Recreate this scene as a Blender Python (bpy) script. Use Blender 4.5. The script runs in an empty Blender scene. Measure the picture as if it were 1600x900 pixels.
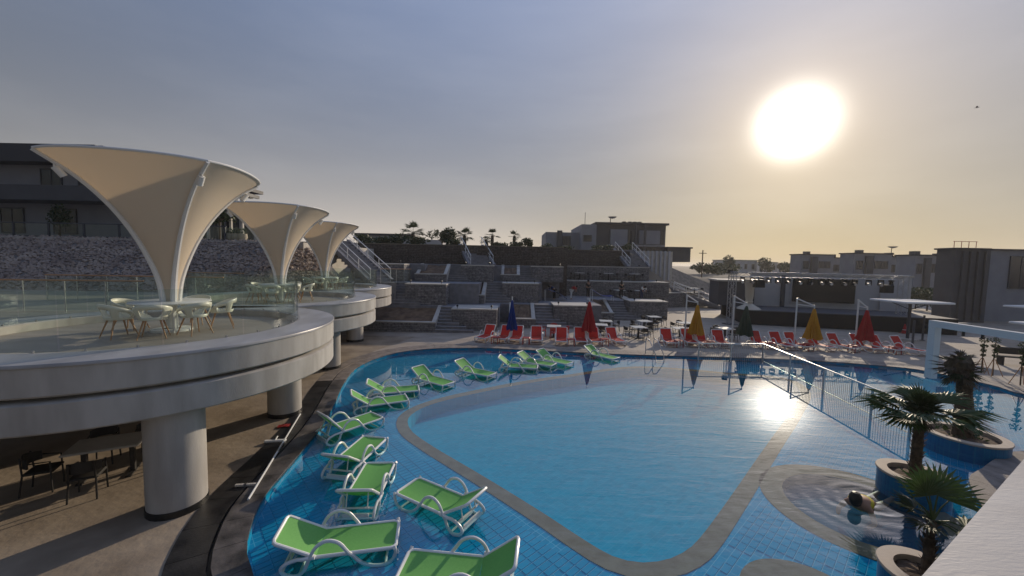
import bpy, bmesh, math, random
from mathutils import Vector, Matrix
from mathutils.geometry import tessellate_polygon
random.seed(7)
PI = math.pi
R_ = math.radians
S = bpy.context.scene
COL = S.collection

# ------------------------------------------------------------------ camera
CAM_F, CAM_P, CAM_R, CAM_H = 600.0, R_(3.8), 0.02, 4.8      # focal length (px of 1600), pitch down, roll, height
cp, sp, cr, sr = math.cos(CAM_P), math.sin(CAM_P), math.cos(CAM_R), math.sin(CAM_R)
fw = Vector((0, cp, -sp)); up0 = Vector((0, sp, cp)); ex = Vector((1, 0, 0))
rt = ex * cr + up0 * sr; up = ex * -sr + up0 * cr
cam_d = bpy.data.cameras.new('camera'); cam = bpy.data.objects.new('camera', cam_d); COL.objects.link(cam)
M3 = Matrix((rt, up, -fw)).transposed()
cam.matrix_world = Matrix.Translation((0, 0, CAM_H)) @ M3.to_4x4()
cam_d.sensor_width = 36; cam_d.lens = 36 * CAM_F / 1600; cam_d.clip_end = 6000; cam_d.clip_start = 0.05
S.camera = cam
def ray(px, py):
    return rt * ((px - 800) / CAM_F) + up * (-(py - 450) / CAM_F) + fw
def at(px, py, z=0.0):                    # survey: a point of the level z
    d = ray(px, py); t = (z - CAM_H) / d.z
    return Vector((d.x * t, d.y * t, z))
def aty(px, py, Y):
    d = ray(px, py); t = Y / d.y
    return Vector((d.x * t, Y, CAM_H + d.z * t))

# ------------------------------------------------------------------ sky, sun, exposure
SUN_AZ, SUN_EL = R_(35.4), R_(16.6)
sun_v = Vector((math.sin(SUN_AZ) * math.cos(SUN_EL), math.cos(SUN_AZ) * math.cos(SUN_EL), math.sin(SUN_EL)))
SKY_G, SKY_SAT, SKY_TINT, SKY_S = 0.5, 1.2, (1, 1, 1, 1), 0.05
W = bpy.data.worlds.new('World'); S.world = W; W.use_nodes = True
nt = W.node_tree; nt.nodes.clear()
def N(tree, t, **kw):
    n = tree.nodes.new(t)
    for k, v in kw.items(): setattr(n, k, v)
    return n
def math_n(tree, op, a, b=None, clamp=False):
    n = N(tree, 'ShaderNodeMath', operation=op); n.use_clamp = clamp
    for i, v in enumerate((a, b)):
        if v is None: continue
        if isinstance(v, (int, float)): n.inputs[i].default_value = v
        else: tree.links.new(v, n.inputs[i])
    return n.outputs[0]
sky = N(nt, 'ShaderNodeTexSky', sky_type='NISHITA'); sky.sun_disc = False
sky.sun_elevation = SUN_EL; sky.sun_rotation = SUN_AZ
sky.air_density = 1.0; sky.dust_density = 2.0; sky.ozone_density = 1.5; sky.altitude = 10
gam = N(nt, 'ShaderNodeGamma'); gam.inputs[1].default_value = SKY_G      # the camera's own compression of the very bright sky round the sun
nt.links.new(sky.outputs[0], gam.inputs[0])
hsv = N(nt, 'ShaderNodeHueSaturation'); hsv.inputs['Saturation'].default_value = SKY_SAT
nt.links.new(gam.outputs[0], hsv.inputs['Color'])
tint = N(nt, 'ShaderNodeMixRGB', blend_type='MULTIPLY'); tint.inputs[0].default_value = 1; tint.inputs[2].default_value = SKY_TINT
nt.links.new(hsv.outputs[0], tint.inputs[1])
bg1 = N(nt, 'ShaderNodeBackground'); bg1.inputs[1].default_value = SKY_S
nt.links.new(tint.outputs[0], bg1.inputs[0])
tc = N(nt, 'ShaderNodeTexCoord')
nrm = N(nt, 'ShaderNodeVectorMath', operation='NORMALIZE'); nt.links.new(tc.outputs['Generated'], nrm.inputs[0])
dot = N(nt, 'ShaderNodeVectorMath', operation='DOT_PRODUCT'); nt.links.new(nrm.outputs[0], dot.inputs[0]); dot.inputs[1].default_value = sun_v
ang = math_n(nt, 'MULTIPLY', math_n(nt, 'ARCCOSINE', math_n(nt, 'MINIMUM', dot.outputs['Value'], 0.999999)), 180 / PI)
core = math_n(nt, 'MULTIPLY', math_n(nt, 'POWER', 2.71828, math_n(nt, 'MULTIPLY', math_n(nt, 'POWER', math_n(nt, 'DIVIDE', ang, 2.7), 2.0), -1.0)), 3.6)
sep = N(nt, 'ShaderNodeSeparateXYZ'); nt.links.new(nrm.outputs[0], sep.inputs[0])
elev = math_n(nt, 'MAXIMUM', sep.outputs[2], 0.0)
def expo(v, k): return math_n(nt, 'POWER', 2.71828, math_n(nt, 'MULTIPLY', v, k))
wide = expo(math_n(nt, 'POWER', math_n(nt, 'DIVIDE', ang, 105.0), 2.0), -1.0)
terms = [(core, (1, .95, .84)), (expo(ang, -1 / 9), (.44, .29, .12)), (math_n(nt, 'MULTIPLY', expo(ang, -1 / 40), elev), (.16, .13, .10)), (expo(ang, -1 / 90), (.07, .06, 0.0)),
         (math_n(nt, 'MULTIPLY', math_n(nt, 'MULTIPLY', expo(elev, -7.0), wide), math_n(nt, 'SUBTRACT', 1.0, expo(math_n(nt, 'POWER', math_n(nt, 'DIVIDE', ang, 40.0), 2.0), -1.0))), (1.0, .86, .80)),   # hazy air along the horizon
         (math_n(nt, 'MULTIPLY', elev, wide), (.15, .28, .66))]
mpc = N(nt, 'ShaderNodeMapping'); mpc.inputs['Scale'].default_value = (1.2, 2.6, 7.0); mpc.inputs['Rotation'].default_value = (0, R_(12), R_(25)); nt.links.new(nrm.outputs[0], mpc.inputs[0])
cir = N(nt, 'ShaderNodeTexNoise'); cir.inputs['Scale'].default_value = 1.6; cir.inputs['Detail'].default_value = 7; cir.inputs['Roughness'].default_value = .55; nt.links.new(mpc.outputs[0], cir.inputs['Vector'])
veil = math_n(nt, 'MULTIPLY', math_n(nt, 'MAXIMUM', math_n(nt, 'SUBTRACT', cir.outputs[0], 0.42), 0.0), wide)
terms.append((veil, (.13, .125, .12)))                     # thin veil of cloud
last = bg1.outputs[0]
for val, colr in terms:
    bgx = N(nt, 'ShaderNodeBackground'); bgx.inputs[0].default_value = (*colr, 1); nt.links.new(val, bgx.inputs[1])
    ad = N(nt, 'ShaderNodeAddShader'); nt.links.new(last, ad.inputs[0]); nt.links.new(bgx.outputs[0], ad.inputs[1]); last = ad.outputs[0]
out = N(nt, 'ShaderNodeOutputWorld'); nt.links.new(last, out.inputs[0])
sd = bpy.data.lights.new('sun', 'SUN'); sd.energy = 3.0; sd.angle = R_(0.6); sd.color = (1, 0.84, 0.64)
so = bpy.data.objects.new('sun', sd); COL.objects.link(so); so.rotation_euler = sun_v.to_track_quat('Z', 'Y').to_euler(); so.location = (0, 0, 60)
S.view_settings.view_transform = 'Standard'; S.view_settings.look = 'None'; S.view_settings.gamma = 1
S.view_settings.exposure = 0.08; S.view_settings.use_curve_mapping = False
try:
    S.cycles.sample_clamp_indirect = 4.0; S.cycles.max_bounces = 8; S.cycles.transparent_max_bounces = 24
    S.cycles.use_denoising = True; S.cycles.caustics_reflective = False; S.cycles.caustics_refractive = False
except Exception: pass

# ------------------------------------------------------------------ materials
MATS = {}
def mat(name, col, rough=0.7, col2=None, scale=3.0, bump=0.0, bscale=40.0, metal=0.0, spec=0.5, detail=6.0, stretch=(1, 1, 1), trans=0.0, contrast=(0.35, 0.65), alpha=None):
    if name in MATS: return MATS[name]
    m = bpy.data.materials.new(name); m.use_nodes = True; t = m.node_tree
    b = t.nodes['Principled BSDF']; b.inputs['Roughness'].default_value = rough; b.inputs['Metallic'].default_value = metal
    b.inputs['Specular IOR Level'].default_value = spec
    b.inputs['Base Color'].default_value = (*col, 1)
    co = N(t, 'ShaderNodeTexCoord'); mp = N(t, 'ShaderNodeMapping'); mp.inputs['Scale'].default_value = stretch
    geo = N(t, 'ShaderNodeNewGeometry'); t.links.new(geo.outputs['Position'], mp.inputs[0])
    if col2:
        nz = N(t, 'ShaderNodeTexNoise'); nz.inputs['Scale'].default_value = scale; nz.inputs['Detail'].default_value = detail
        t.links.new(mp.outputs[0], nz.inputs['Vector'])
        rp = N(t, 'ShaderNodeValToRGB'); rp.color_ramp.elements[0].color = (*col, 1); rp.color_ramp.elements[1].color = (*col2, 1)
        rp.color_ramp.elements[0].position, rp.color_ramp.elements[1].position = contrast
        t.links.new(nz.outputs[0], rp.inputs[0]); t.links.new(rp.outputs[0], b.inputs['Base Color'])
        rr = math_n(t, 'ADD', math_n(t, 'MULTIPLY', nz.outputs[0], 0.25), rough - 0.12); t.links.new(rr, b.inputs['Roughness'])
    if bump:
        nb = N(t, 'ShaderNodeTexNoise'); nb.inputs['Scale'].default_value = bscale; nb.inputs['Detail'].default_value = 4
        t.links.new(mp.outputs[0], nb.inputs['Vector'])
        bm_ = N(t, 'ShaderNodeBump'); bm_.inputs['Strength'].default_value = bump; bm_.inputs['Distance'].default_value = 0.02
        t.links.new(nb.outputs[0], bm_.inputs['Height']); t.links.new(bm_.outputs[0], b.inputs['Normal'])
    if trans:
        tr = N(t, 'ShaderNodeBsdfTranslucent'); mx = N(t, 'ShaderNodeMixShader'); mx.inputs[0].default_value = trans
        tr.inputs[0].default_value = (*[min(1, c * 1.05) for c in col], 1)
        o = t.nodes['Material Output']
        t.links.new(b.outputs[0], mx.inputs[1]); t.links.new(tr.outputs[0], mx.inputs[2]); t.links.new(mx.outputs[0], o.inputs[0])
    MATS[name] = m
    return m
def brickmat(name, c1, c2, mortar, bw, bh, ms=0.01, rough=0.8, bump=0.6, vertical=True, noise=0.5, offset=0.5, rot=0.0):
    """small masonry pieces too fine to build: rows on a vertical wall (x+y, z) or a floor (x, y)"""
    m = bpy.data.materials.new(name); m.use_nodes = True; t = m.node_tree; b = t.nodes['Principled BSDF']
    geo = N(t, 'ShaderNodeNewGeometry'); sx = N(t, 'ShaderNodeSeparateXYZ'); t.links.new(geo.outputs['Position'], sx.inputs[0])
    cx = N(t, 'ShaderNodeCombineXYZ')
    if vertical:
        t.links.new(math_n(t, 'ADD', sx.outputs[0], sx.outputs[1]), cx.inputs[0]); t.links.new(sx.outputs[2], cx.inputs[1])
    else:
        t.links.new(sx.outputs[0], cx.inputs[0]); t.links.new(sx.outputs[1], cx.inputs[1])
    mp = N(t, 'ShaderNodeMapping'); mp.inputs['Rotation'].default_value = (0, 0, rot); t.links.new(cx.outputs[0], mp.inputs[0])
    br = N(t, 'ShaderNodeTexBrick'); br.offset = offset; br.inputs['Scale'].default_value = 1; br.inputs['Brick Width'].default_value = bw; br.inputs['Row Height'].default_value = bh
    br.inputs['Mortar Size'].default_value = ms; br.inputs['Color1'].default_value = (*c1, 1); br.inputs['Color2'].default_value = (*c2, 1); br.inputs['Mortar'].default_value = (*mortar, 1)
    t.links.new(mp.outputs[0], br.inputs['Vector'])
    nz = N(t, 'ShaderNodeTexNoise'); nz.inputs['Scale'].default_value = 7; nz.inputs['Detail'].default_value = 8; t.links.new(geo.outputs['Position'], nz.inputs['Vector'])
    mx = N(t, 'ShaderNodeMixRGB', blend_type='MULTIPLY'); mx.inputs[0].default_value = noise
    rp = N(t, 'ShaderNodeValToRGB'); rp.color_ramp.elements[0].position = .3; rp.color_ramp.elements[1].position = .7
    rp.color_ramp.elements[0].color = (.30, .30, .31, 1); rp.color_ramp.elements[1].color = (1.25, 1.22, 1.18, 1)
    t.links.new(nz.outputs[0], rp.inputs[0]); t.links.new(br.outputs[0], mx.inputs[1]); t.links.new(rp.outputs[0], mx.inputs[2]); t.links.new(mx.outputs[0], b.inputs['Base Color'])
    b.inputs['Roughness'].default_value = rough; b.inputs['Specular IOR Level'].default_value = 0.25 if vertical else 0.0
    bp = N(t, 'ShaderNodeBump'); bp.inputs['Strength'].default_value = bump; bp.inputs['Distance'].default_value = 0.03
    hh = math_n(t, 'SUBTRACT', math_n(t, 'MULTIPLY', nz.outputs[0], 0.6), br.outputs['Fac']); t.links.new(hh, bp.inputs['Height']); t.links.new(bp.outputs[0], b.inputs['Normal'])
    MATS[name] = m
    return m
def glassmat(name, tint, refl_rough=0.0, ior=1.45, cover=0.0, cover_col=(.5, .6, .55)):
    m = bpy.data.materials.new(name); m.use_nodes = True; t = m.node_tree; t.nodes.remove(t.nodes['Principled BSDF'])
    o = t.nodes['Material Output']
    tr = N(t, 'ShaderNodeBsdfTransparent'); tr.inputs[0].default_value = (*tint, 1)
    gl = N(t, 'ShaderNodeBsdfGlossy'); gl.inputs['Roughness'].default_value = refl_rough
    fr = N(t, 'ShaderNodeFresnel'); gb = N(t, 'ShaderNodeNewGeometry')      # thin sheet: same reflectance from both sides
    t.links.new(math_n(t, 'ADD', math_n(t, 'MULTIPLY', gb.outputs['Backfacing'], 1 / ior - ior), ior), fr.inputs[0])
    mx = N(t, 'ShaderNodeMixShader'); t.links.new(fr.outputs[0], mx.inputs[0])
    base = tr.outputs[0]
    if cover:
        df = N(t, 'ShaderNodeBsdfDiffuse'); df.inputs[0].default_value = (*cover_col, 1)
        tl = N(t, 'ShaderNodeBsdfTranslucent'); tl.inputs[0].default_value = (*cover_col, 1)
        m1 = N(t, 'ShaderNodeMixShader'); t.links.new(df.outputs[0], m1.inputs[1]); t.links.new(tl.outputs[0], m1.inputs[2])
        m0 = N(t, 'ShaderNodeMixShader'); m0.inputs[0].default_value = cover; t.links.new(base, m0.inputs[1]); t.links.new(m1.outputs[0], m0.inputs[2]); base = m0.outputs[0]
    t.links.new(base, mx.inputs[1]); t.links.new(gl.outputs[0], mx.inputs[2]); t.links.new(mx.outputs[0], o.inputs[0])
    MATS[name] = m
    return m
def watermat():
    m = glassmat('pool_water', (0.80, 0.95, 0.97), 0.008, 1.95); t = m.node_tree
    geo = N(t, 'ShaderNodeNewGeometry')
    mp = N(t, 'ShaderNodeMapping'); mp.inputs['Rotation'].default_value = (0, 0, R_(-35)); mp.inputs['Scale'].default_value = (0.45, 1.5, 1); t.links.new(geo.outputs['Position'], mp.inputs[0])
    n1 = N(t, 'ShaderNodeTexNoise'); n1.inputs['Scale'].default_value = 1.5; n1.inputs['Detail'].default_value = 3; n1.inputs['Distortion'].default_value = 0.6; t.links.new(mp.outputs[0], n1.inputs['Vector'])
    n2 = N(t, 'ShaderNodeTexNoise'); n2.inputs['Scale'].default_value = 8; n2.inputs['Detail'].default_value = 2; t.links.new(mp.outputs[0], n2.inputs['Vector'])
    # rougher towards the swimmer's end of the pool, calm in the shallow bay on the left
    dd = N(t, 'ShaderNodeVectorMath', operation='DISTANCE'); t.links.new(geo.outputs['Position'], dd.inputs[0]); dd.inputs[1].default_value = (10.5, 10, 0)
    mr = N(t, 'ShaderNodeMapRange'); t.links.new(dd.outputs['Value'], mr.inputs[0]); mr.inputs[1].default_value = 2; mr.inputs[2].default_value = 16; mr.inputs[3].default_value = 1.25; mr.inputs[4].default_value = 0.14
    # rings round the swimmer
    d2 = N(t, 'ShaderNodeVectorMath', operation='DISTANCE'); t.links.new(geo.outputs['Position'], d2.inputs[0]); d2.inputs[1].default_value = (7.6, 7.8, -0.06)
    ring = math_n(t, 'SINE', math_n(t, 'MULTIPLY', math_n(t, 'ADD', d2.outputs['Value'], math_n(t, 'MULTIPLY', n1.outputs[0], 0.5)), 17.0))
    fall = math_n(t, 'POWER', 2.71828, math_n(t, 'MULTIPLY', d2.outputs['Value'], -1.1))
    h = math_n(t, 'ADD', math_n(t, 'MULTIPLY', n1.outputs[0], 1.0), math_n(t, 'MULTIPLY', n2.outputs[0], 0.30))
    h = math_n(t, 'ADD', math_n(t, 'MULTIPLY', h, mr.outputs[0]), math_n(t, 'MULTIPLY', math_n(t, 'MULTIPLY', ring, fall), 0.65))
    bp = N(t, 'ShaderNodeBump'); bp.inputs['Strength'].default_value = 1.0; bp.inputs['Distance'].default_value = 0.034
    t.links.new(h, bp.inputs['Height'])
    for n in list(t.nodes):
        if n.bl_idname == 'ShaderNodeBsdfGlossy': t.links.new(bp.outputs[0], n.inputs['Normal'])
        if n.bl_idname == 'ShaderNodeMixShader': mixn = n
    lw = N(t, 'ShaderNodeLayerWeight'); lw.inputs[0].default_value = 0.5; t.links.new(bp.outputs[0], lw.inputs['Normal'])
    refl = math_n(t, 'ADD', math_n(t, 'MULTIPLY', math_n(t, 'POWER', lw.outputs['Facing'], 2.45), 0.96), 0.015)
    t.links.new(math_n(t, 'MULTIPLY', refl, math_n(t, 'SUBTRACT', 1.0, geo.outputs['Backfacing'])), mixn.inputs[0])
    return m
M_water = watermat()
M_glass = glassmat('balustrade_glass', (0.925, 0.96, 0.945), 0.0, 1.25, 0.02, (.5, .55, .5))
M_pane = mat('window_pane', (0.02, 0.025, 0.035), 0.12, spec=0.6)
M_deck = mat('deck_stone', (0.30, 0.25, 0.20), 0.8, (0.40, 0.34, 0.28), 0.9, 0.35, 9, detail=9, stretch=(1, 1.6, 1))
M_sand = mat('stamped_sandstone', (0.23, 0.18, 0.13), 0.85, (0.36, 0.29, 0.215), 1.1, 0.6, 7, detail=12)
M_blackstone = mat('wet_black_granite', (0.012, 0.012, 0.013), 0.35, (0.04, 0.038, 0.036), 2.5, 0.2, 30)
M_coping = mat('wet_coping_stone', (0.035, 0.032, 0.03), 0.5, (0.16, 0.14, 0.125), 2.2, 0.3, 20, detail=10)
M_coping2 = mat('brown_coping_stone', (0.17, 0.14, 0.12), 0.75, (0.28, 0.24, 0.21), 3, 0.3, 25)
M_tile = mat('blue_pool_tile', (0.010, 0.29, 0.50), 0.7, (0.014, 0.34, 0.57), 1.2, 0, spec=0)
M_tilefar = brickmat('blue_tile_floor', (0.010, 0.29, 0.50), (0.014, 0.34, 0.57), (0.19, 0.50, 0.66), 0.25, 0.125, 0.005, 0.4, 0.1, False, 0.1, 0.0, R_(-42))
M_deep = brickmat('deep_pool_mosaic', (0.006, 0.32, 0.48), (0.008, 0.36, 0.53), (0.04, 0.40, 0.55), 0.25, 0.125, 0.004, 0.5, 0.1, False, 0.12, 0.0, R_(-42))
M_band = mat('beige_pool_band', (0.24, 0.17, 0.115), 0.8, (0.30, 0.225, 0.16), 4, spec=0)
M_spa = mat('slate_spa_floor', (0.035, 0.10, 0.17), 0.5, (0.05, 0.13, 0.20), 3, spec=0)
M_white = mat('white_plastic', (0.78, 0.78, 0.76), 0.35)
M_green = mat('green_sling', (0.22, 0.58, 0.14), 0.65, (0.26, 0.63, 0.17), 30, 0.15, 300, trans=0.35)
M_red = mat('red_sling', (0.58, 0.045, 0.03), 0.65, (0.66, 0.06, 0.04), 30, trans=0.35)
M_redpl = mat('red_plastic', (0.40, 0.04, 0.035), 0.4)
M_render = mat('white_render', (0.37, 0.35, 0.325), 0.85, (0.50, 0.48, 0.45), 3.0, 0.12, 60, detail=12, stretch=(1, 1, .22), spec=.25)
M_marble = mat('grey_marble_ledge', (0.30, 0.30, 0.31), 0.35, (0.44, 0.44, 0.45), 1.6, detail=12, stretch=(1, .5, 1))
M_parquet = mat('balcony_floor_stone', (0.30, 0.25, 0.20), 0.5, (0.38, 0.32, 0.26), 2, stretch=(.4, 1.6, 1))
M_cream = mat('cream_membrane', (0.78, 0.69, 0.56), 0.7, trans=0.42)
M_rib = mat('white_steel', (0.74, 0.74, 0.73), 0.35)
M_steel = mat('brushed_steel', (0.55, 0.55, 0.56), 0.28, metal=1.0)
M_dsteel = mat('weathered_steel', (0.22, 0.21, 0.20), 0.4, metal=0.6)
M_copper = mat('copper_handrail', (0.55, 0.30, 0.16), 0.35, metal=0.7)
M_shell = mat('cream_shell_plastic', (0.74, 0.72, 0.60), 0.35)
M_wood = mat('beech_leg', (0.40, 0.20, 0.09), 0.5, (0.50, 0.27, 0.13), 12, stretch=(8, 8, 1))
M_table = mat('white_table_top', (0.72, 0.71, 0.66), 0.3)
M_dark = mat('dark_rattan', (0.018, 0.017, 0.016), 0.55, (0.03, 0.028, 0.026), 40)
M_plinth = mat('black_plinth', (0.015, 0.015, 0.015), 0.4)
M_conc = mat('pale_concrete', (0.44, 0.41, 0.37), 0.8, (0.56, 0.53, 0.48), 1.7, 0.15, 30)
M_ledgec = mat('terrace_ledge_stone', (0.50, 0.46, 0.42), 0.6, (0.60, 0.56, 0.51), 1.3, 0.12, 25, detail=12, stretch=(.5, 2, 1))
M_stonewall = brickmat('strip_stone_cladding', (0.20, 0.20, 0.215), (0.31, 0.30, 0.31), (0.09, 0.09, 0.10), 0.5, 0.12, 0.012, 0.85, 0.9, True, 0.7)
M_hillwall = brickmat('rough_hill_stone', (0.12, 0.10, 0.088), (0.16, 0.14, 0.125), (0.07, 0.06, 0.055), 0.55, 0.17, 0.02, 0.95, 1.0, True, 0.85)
M_treadstone = mat('tread_stone', (0.22, 0.22, 0.235), 0.75, (0.30, 0.295, 0.305), 3, 0.1, 30)
M_step = mat('grey_step_stone', (0.16, 0.16, 0.18), 0.7, (0.23, 0.23, 0.25), 3, 0.1, 30)
M_soil = mat('planter_soil', (0.09, 0.055, 0.035), 0.95, (0.19, 0.125, 0.08), 2.2, 0.9, 12)
M_rock = mat('rubble_rock', (0.24, 0.19, 0.165), 0.9, (0.40, 0.33, 0.28), 0.8, 0.4, 30)
M_rockbase = mat('rubble_bed', (0.14, 0.125, 0.115), 0.95, (0.22, 0.19, 0.17), 3, 0.8, 8)
M_ground = mat('dry_ground', (0.17, 0.14, 0.105), 0.95, (0.25, 0.21, 0.16), 0.15, 0.4, 3)
M_gravel = mat('gravel_slope', (0.20, 0.17, 0.14), 0.95, (0.32, 0.28, 0.23), 2.5, 0.8, 14)
M_wallg = mat('grey_render_wall', (0.44, 0.45, 0.49), 0.8, (0.50, 0.51, 0.55), 0.7)
M_walld = mat('dark_grey_cladding', (0.055, 0.06, 0.075), 0.6, (0.075, 0.08, 0.095), 1)
M_wallm = mat('mid_grey_wall', (0.24, 0.25, 0.29), 0.8, (0.29, 0.30, 0.34), .8)
M_wallw = mat('white_house_wall', (0.55, 0.55, 0.57), 0.8, (0.62, 0.62, 0.63), 0.6)
M_roofd = mat('dark_roof', (0.04, 0.042, 0.055), 0.6)
M_black = mat('black_stage_cloth', (0.01, 0.01, 0.012), 0.8)
M_screen = mat('led_screen_off', (0.012, 0.014, 0.016), 0.3)
M_stagew = mat('stage_grey_panel', (0.46, 0.47, 0.50), 0.7, (0.52, 0.53, 0.55), .8)
M_truss = mat('aluminium_truss', (0.42, 0.43, 0.45), 0.4, metal=0.8)
M_lamp = mat('stage_lamp_body', (0.015, 0.015, 0.017), 0.4)
M_leaf = mat('palm_leaf', (0.045, 0.085, 0.018), 0.5, (0.07, 0.12, 0.03), 3, trans=0.25)
M_leafd = mat('dark_foliage', (0.025, 0.045, 0.014), 0.6, (0.045, 0.07, 0.022), 1.0, trans=0.2)
M_trunk = mat('palm_trunk', (0.055, 0.04, 0.028), 0.9, (0.12, 0.085, 0.055), 14, 0.8, 30)
M_drythatch = mat('dry_wrapped_fronds', (0.06, 0.048, 0.035), 0.9, (0.12, 0.095, 0.065), 9, 0.8, 40, stretch=(1, 1, .2))
M_bluetile = brickmat('planter_blue_tile', (0.01, 0.13, 0.30), (0.015, 0.18, 0.36), (0.02, 0.22, 0.36), 0.06, 0.25, 0.004, 0.3, 0.2, True, 0.2, 0.0)
M_planterstone = mat('beige_planter_stone', (0.46, 0.37, 0.29), 0.7, (0.54, 0.45, 0.36), 5, 0.1, 40)
M_skin = mat('skin', (0.36, 0.20, 0.13), 0.6)
M_hair = mat('black_hair', (0.008, 0.007, 0.007), 0.5)
M_yellowc = mat('yellow_shirt', (0.50, 0.40, 0.02), 0.8)
CLOTH = {'red': mat('red_cloth', (0.45, 0.02, 0.03), 0.85, (0.55, 0.03, 0.04), 8, trans=.2), 'blue': mat('blue_cloth', (0.015, 0.05, 0.26), 0.85, (0.02, 0.065, 0.31), 8, trans=.2),
         'yellow': mat('yellow_cloth', (0.60, 0.32, 0.02), 0.85, (0.68, 0.38, 0.03), 8, trans=.2), 'green': mat('green_cloth', (0.05, 0.085, 0.06), 0.85, (0.065, 0.105, 0.075), 8, trans=.2),
         'black': M_black, 'white': M_white, 'navy': mat('navy_cloth', (0.02, 0.04, 0.12), .8)}

# ------------------------------------------------------------------ mesh helpers
class MB:
    def __init__(s): s.v = []; s.f = []
    def add(s, vs, fs):
        o = len(s.v); s.v += [Vector(v) for v in vs]; s.f += [[i + o for i in f] for f in fs]; return s
    def box(s, x0, x1, y0, y1, z0, z1, M=None):
        vs = [Vector((x, y, z)) for z in (z0, z1) for y in (y0, y1) for x in (x0, x1)]
        if M is not None: vs = [M @ v for v in vs]
        return s.add(vs, [(0, 2, 3, 1), (4, 5, 7, 6), (0, 1, 5, 4), (2, 6, 7, 3), (0, 4, 6, 2), (1, 3, 7, 5)])
    def bbox(s, x0, x1, y0, y1, z0, z1, b=0.02):
        """box with bevelled vertical and top edges"""
        p = [(x0 + b, y0), (x1 - b, y0), (x1, y0 + b), (x1, y1 - b), (x1 - b, y1), (x0 + b, y1), (x0, y1 - b), (x0, y0 + b)]
        q = [(min(max(x, x0 + b), x1 - b), min(max(y, y0 + b), y1 - b)) for x, y in p]
        vs = [(x, y, z0) for x, y in p] + [(x, y, z1 - b) for x, y in p] + [(x, y, z1) for x, y in q]
        fs = [tuple(range(7, -1, -1)), tuple(range(16, 24))]
        for k in (0, 8):
            fs += [(k + i, k + (i + 1) % 8, k + 8 + (i + 1) % 8, k + 8 + i) for i in range(8)]
        return s.add(vs, fs)
    def beam(s, p, q, w, h=None, upv=(0, 0, 1)):
        p, q = Vector(p), Vector(q); h = h or w; d = (q - p); L = d.length; d.normalize()
        u = Vector(upv)
        if abs(d.dot(u)) > .99: u = Vector((0, 1, 0))
        x = d.cross(u).normalized(); y = x.cross(d)
        vs = [b + x * a * w / 2 + y * c * h / 2 for b in (p, q) for a, c in ((-1, -1), (1, -1), (1, 1), (-1, 1))]
        return s.add(vs, [(3, 2, 1, 0), (4, 5, 6, 7)] + [(i, (i + 1) % 4, 4 + (i + 1) % 4, 4 + i) for i in range(4)])
    def tube(s, pts, r, n=8, closed=False, caps=True):
        pts = [Vector(p) for p in pts]; m = len(pts); rs = r if isinstance(r, (list, tuple)) else [r] * m
        rings = []; prev = None
        for i, p in enumerate(pts):
            a = pts[(i - 1) % m] if (closed or i > 0) else p; b = pts[(i + 1) % m] if (closed or i < m - 1) else p
            d = (b - a).normalized()
            if prev is None:
                u = Vector((0, 0, 1)) if abs(d.z) < .9 else Vector((1, 0, 0))
                x = d.cross(u).normalized()
            else:
                x = (prev - d * prev.dot(d)).normalized()
            prev = x; y = d.cross(x)
            rings.append([p + (x * math.cos(2 * PI * k / n) + y * math.sin(2 * PI * k / n)) * rs[i] for k in range(n)])
        o = len(s.v)
        for rg in rings: s.v += rg
        for i in range(m if closed else m - 1):
            j = (i + 1) % m
            for k in range(n):
                s.f.append([o + i * n + k, o + i * n + (k + 1) % n, o + j * n + (k + 1) % n, o + j * n + k])
        if caps and not closed:
            s.f.append([o + k for k in range(n - 1, -1, -1)]); s.f.append([o + (m - 1) * n + k for k in range(n)])
        return s
    def lathe(s, prof, n=32, c=(0, 0, 0), a0=0.0, a1=2 * PI):
        full = abs(a1 - a0 - 2 * PI) < 1e-6; k = n if full else n + 1; o = len(s.v); c = Vector(c)
        for i in range(k):
            a = a0 + (a1 - a0) * i / n
            for r, z in prof: s.v.append(c + Vector((r * math.cos(a), r * math.sin(a), z)))
        m = len(prof)
        for i in range(n):
            j = (i + 1) % k
            for q in range(m - 1):
                s.f.append([o + i * m + q, o + j * m + q, o + j * m + q + 1, o + i * m + q + 1])
        return s
    def prism(s, poly, z0, z1, bottom=True):
        n = len(poly); ar = sum(poly[i][0] * poly[(i + 1) % n][1] - poly[(i + 1) % n][0] * poly[i][1] for i in range(n))
        if ar < 0: poly = poly[::-1]
        vs = [(x, y, z0) for x, y in poly] + [(x, y, z1) for x, y in poly]
        tri = tessellate_polygon([[Vector((x, y, 0)) for x, y in poly]])
        fs = [(i, (i + 1) % n, n + (i + 1) % n, n + i) for i in range(n)]
        for t in tri:
            t = list(t); a, b, c = [Vector((*poly[i], 0)) for i in t]
            if (b - a).cross(c - a).z < 0: t = t[::-1]
            fs.append([n + i for i in t])
            if bottom: fs.append(t[::-1])
        return s.add(vs, fs)
    def quad(s, a, b, c, d): return s.add([a, b, c, d], [(0, 1, 2, 3)])
    def mesh(s, name, smooth=False):
        me = bpy.data.meshes.new(name); me.from_pydata([tuple(v) for v in s.v], [], s.f); me.update()
        if smooth: 
            for p in me.polygons: p.use_smooth = True
            try: me.set_sharp_from_angle(angle=R_(40))
            except Exception: pass
        return me
    def build(s, name, m, parent=None, smooth=False, world=False):
        if parent is not None and world:
            iv = parent.matrix_basis.inverted(); s.v = [iv @ v for v in s.v]
        o = bpy.data.objects.new(name, s.mesh(name, smooth)); COL.objects.link(o)
        if m: o.data.materials.append(m)
        if parent is not None: o.parent = parent
        return o
def box_o(name, m, parent, x0, x1, y0, y1, z0, z1, world=True):
    return MB().box(min(x0, x1), max(x0, x1), min(y0, y1), max(y0, y1), min(z0, z1), max(z0, z1)).build(name, m, parent, world=world)
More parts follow.
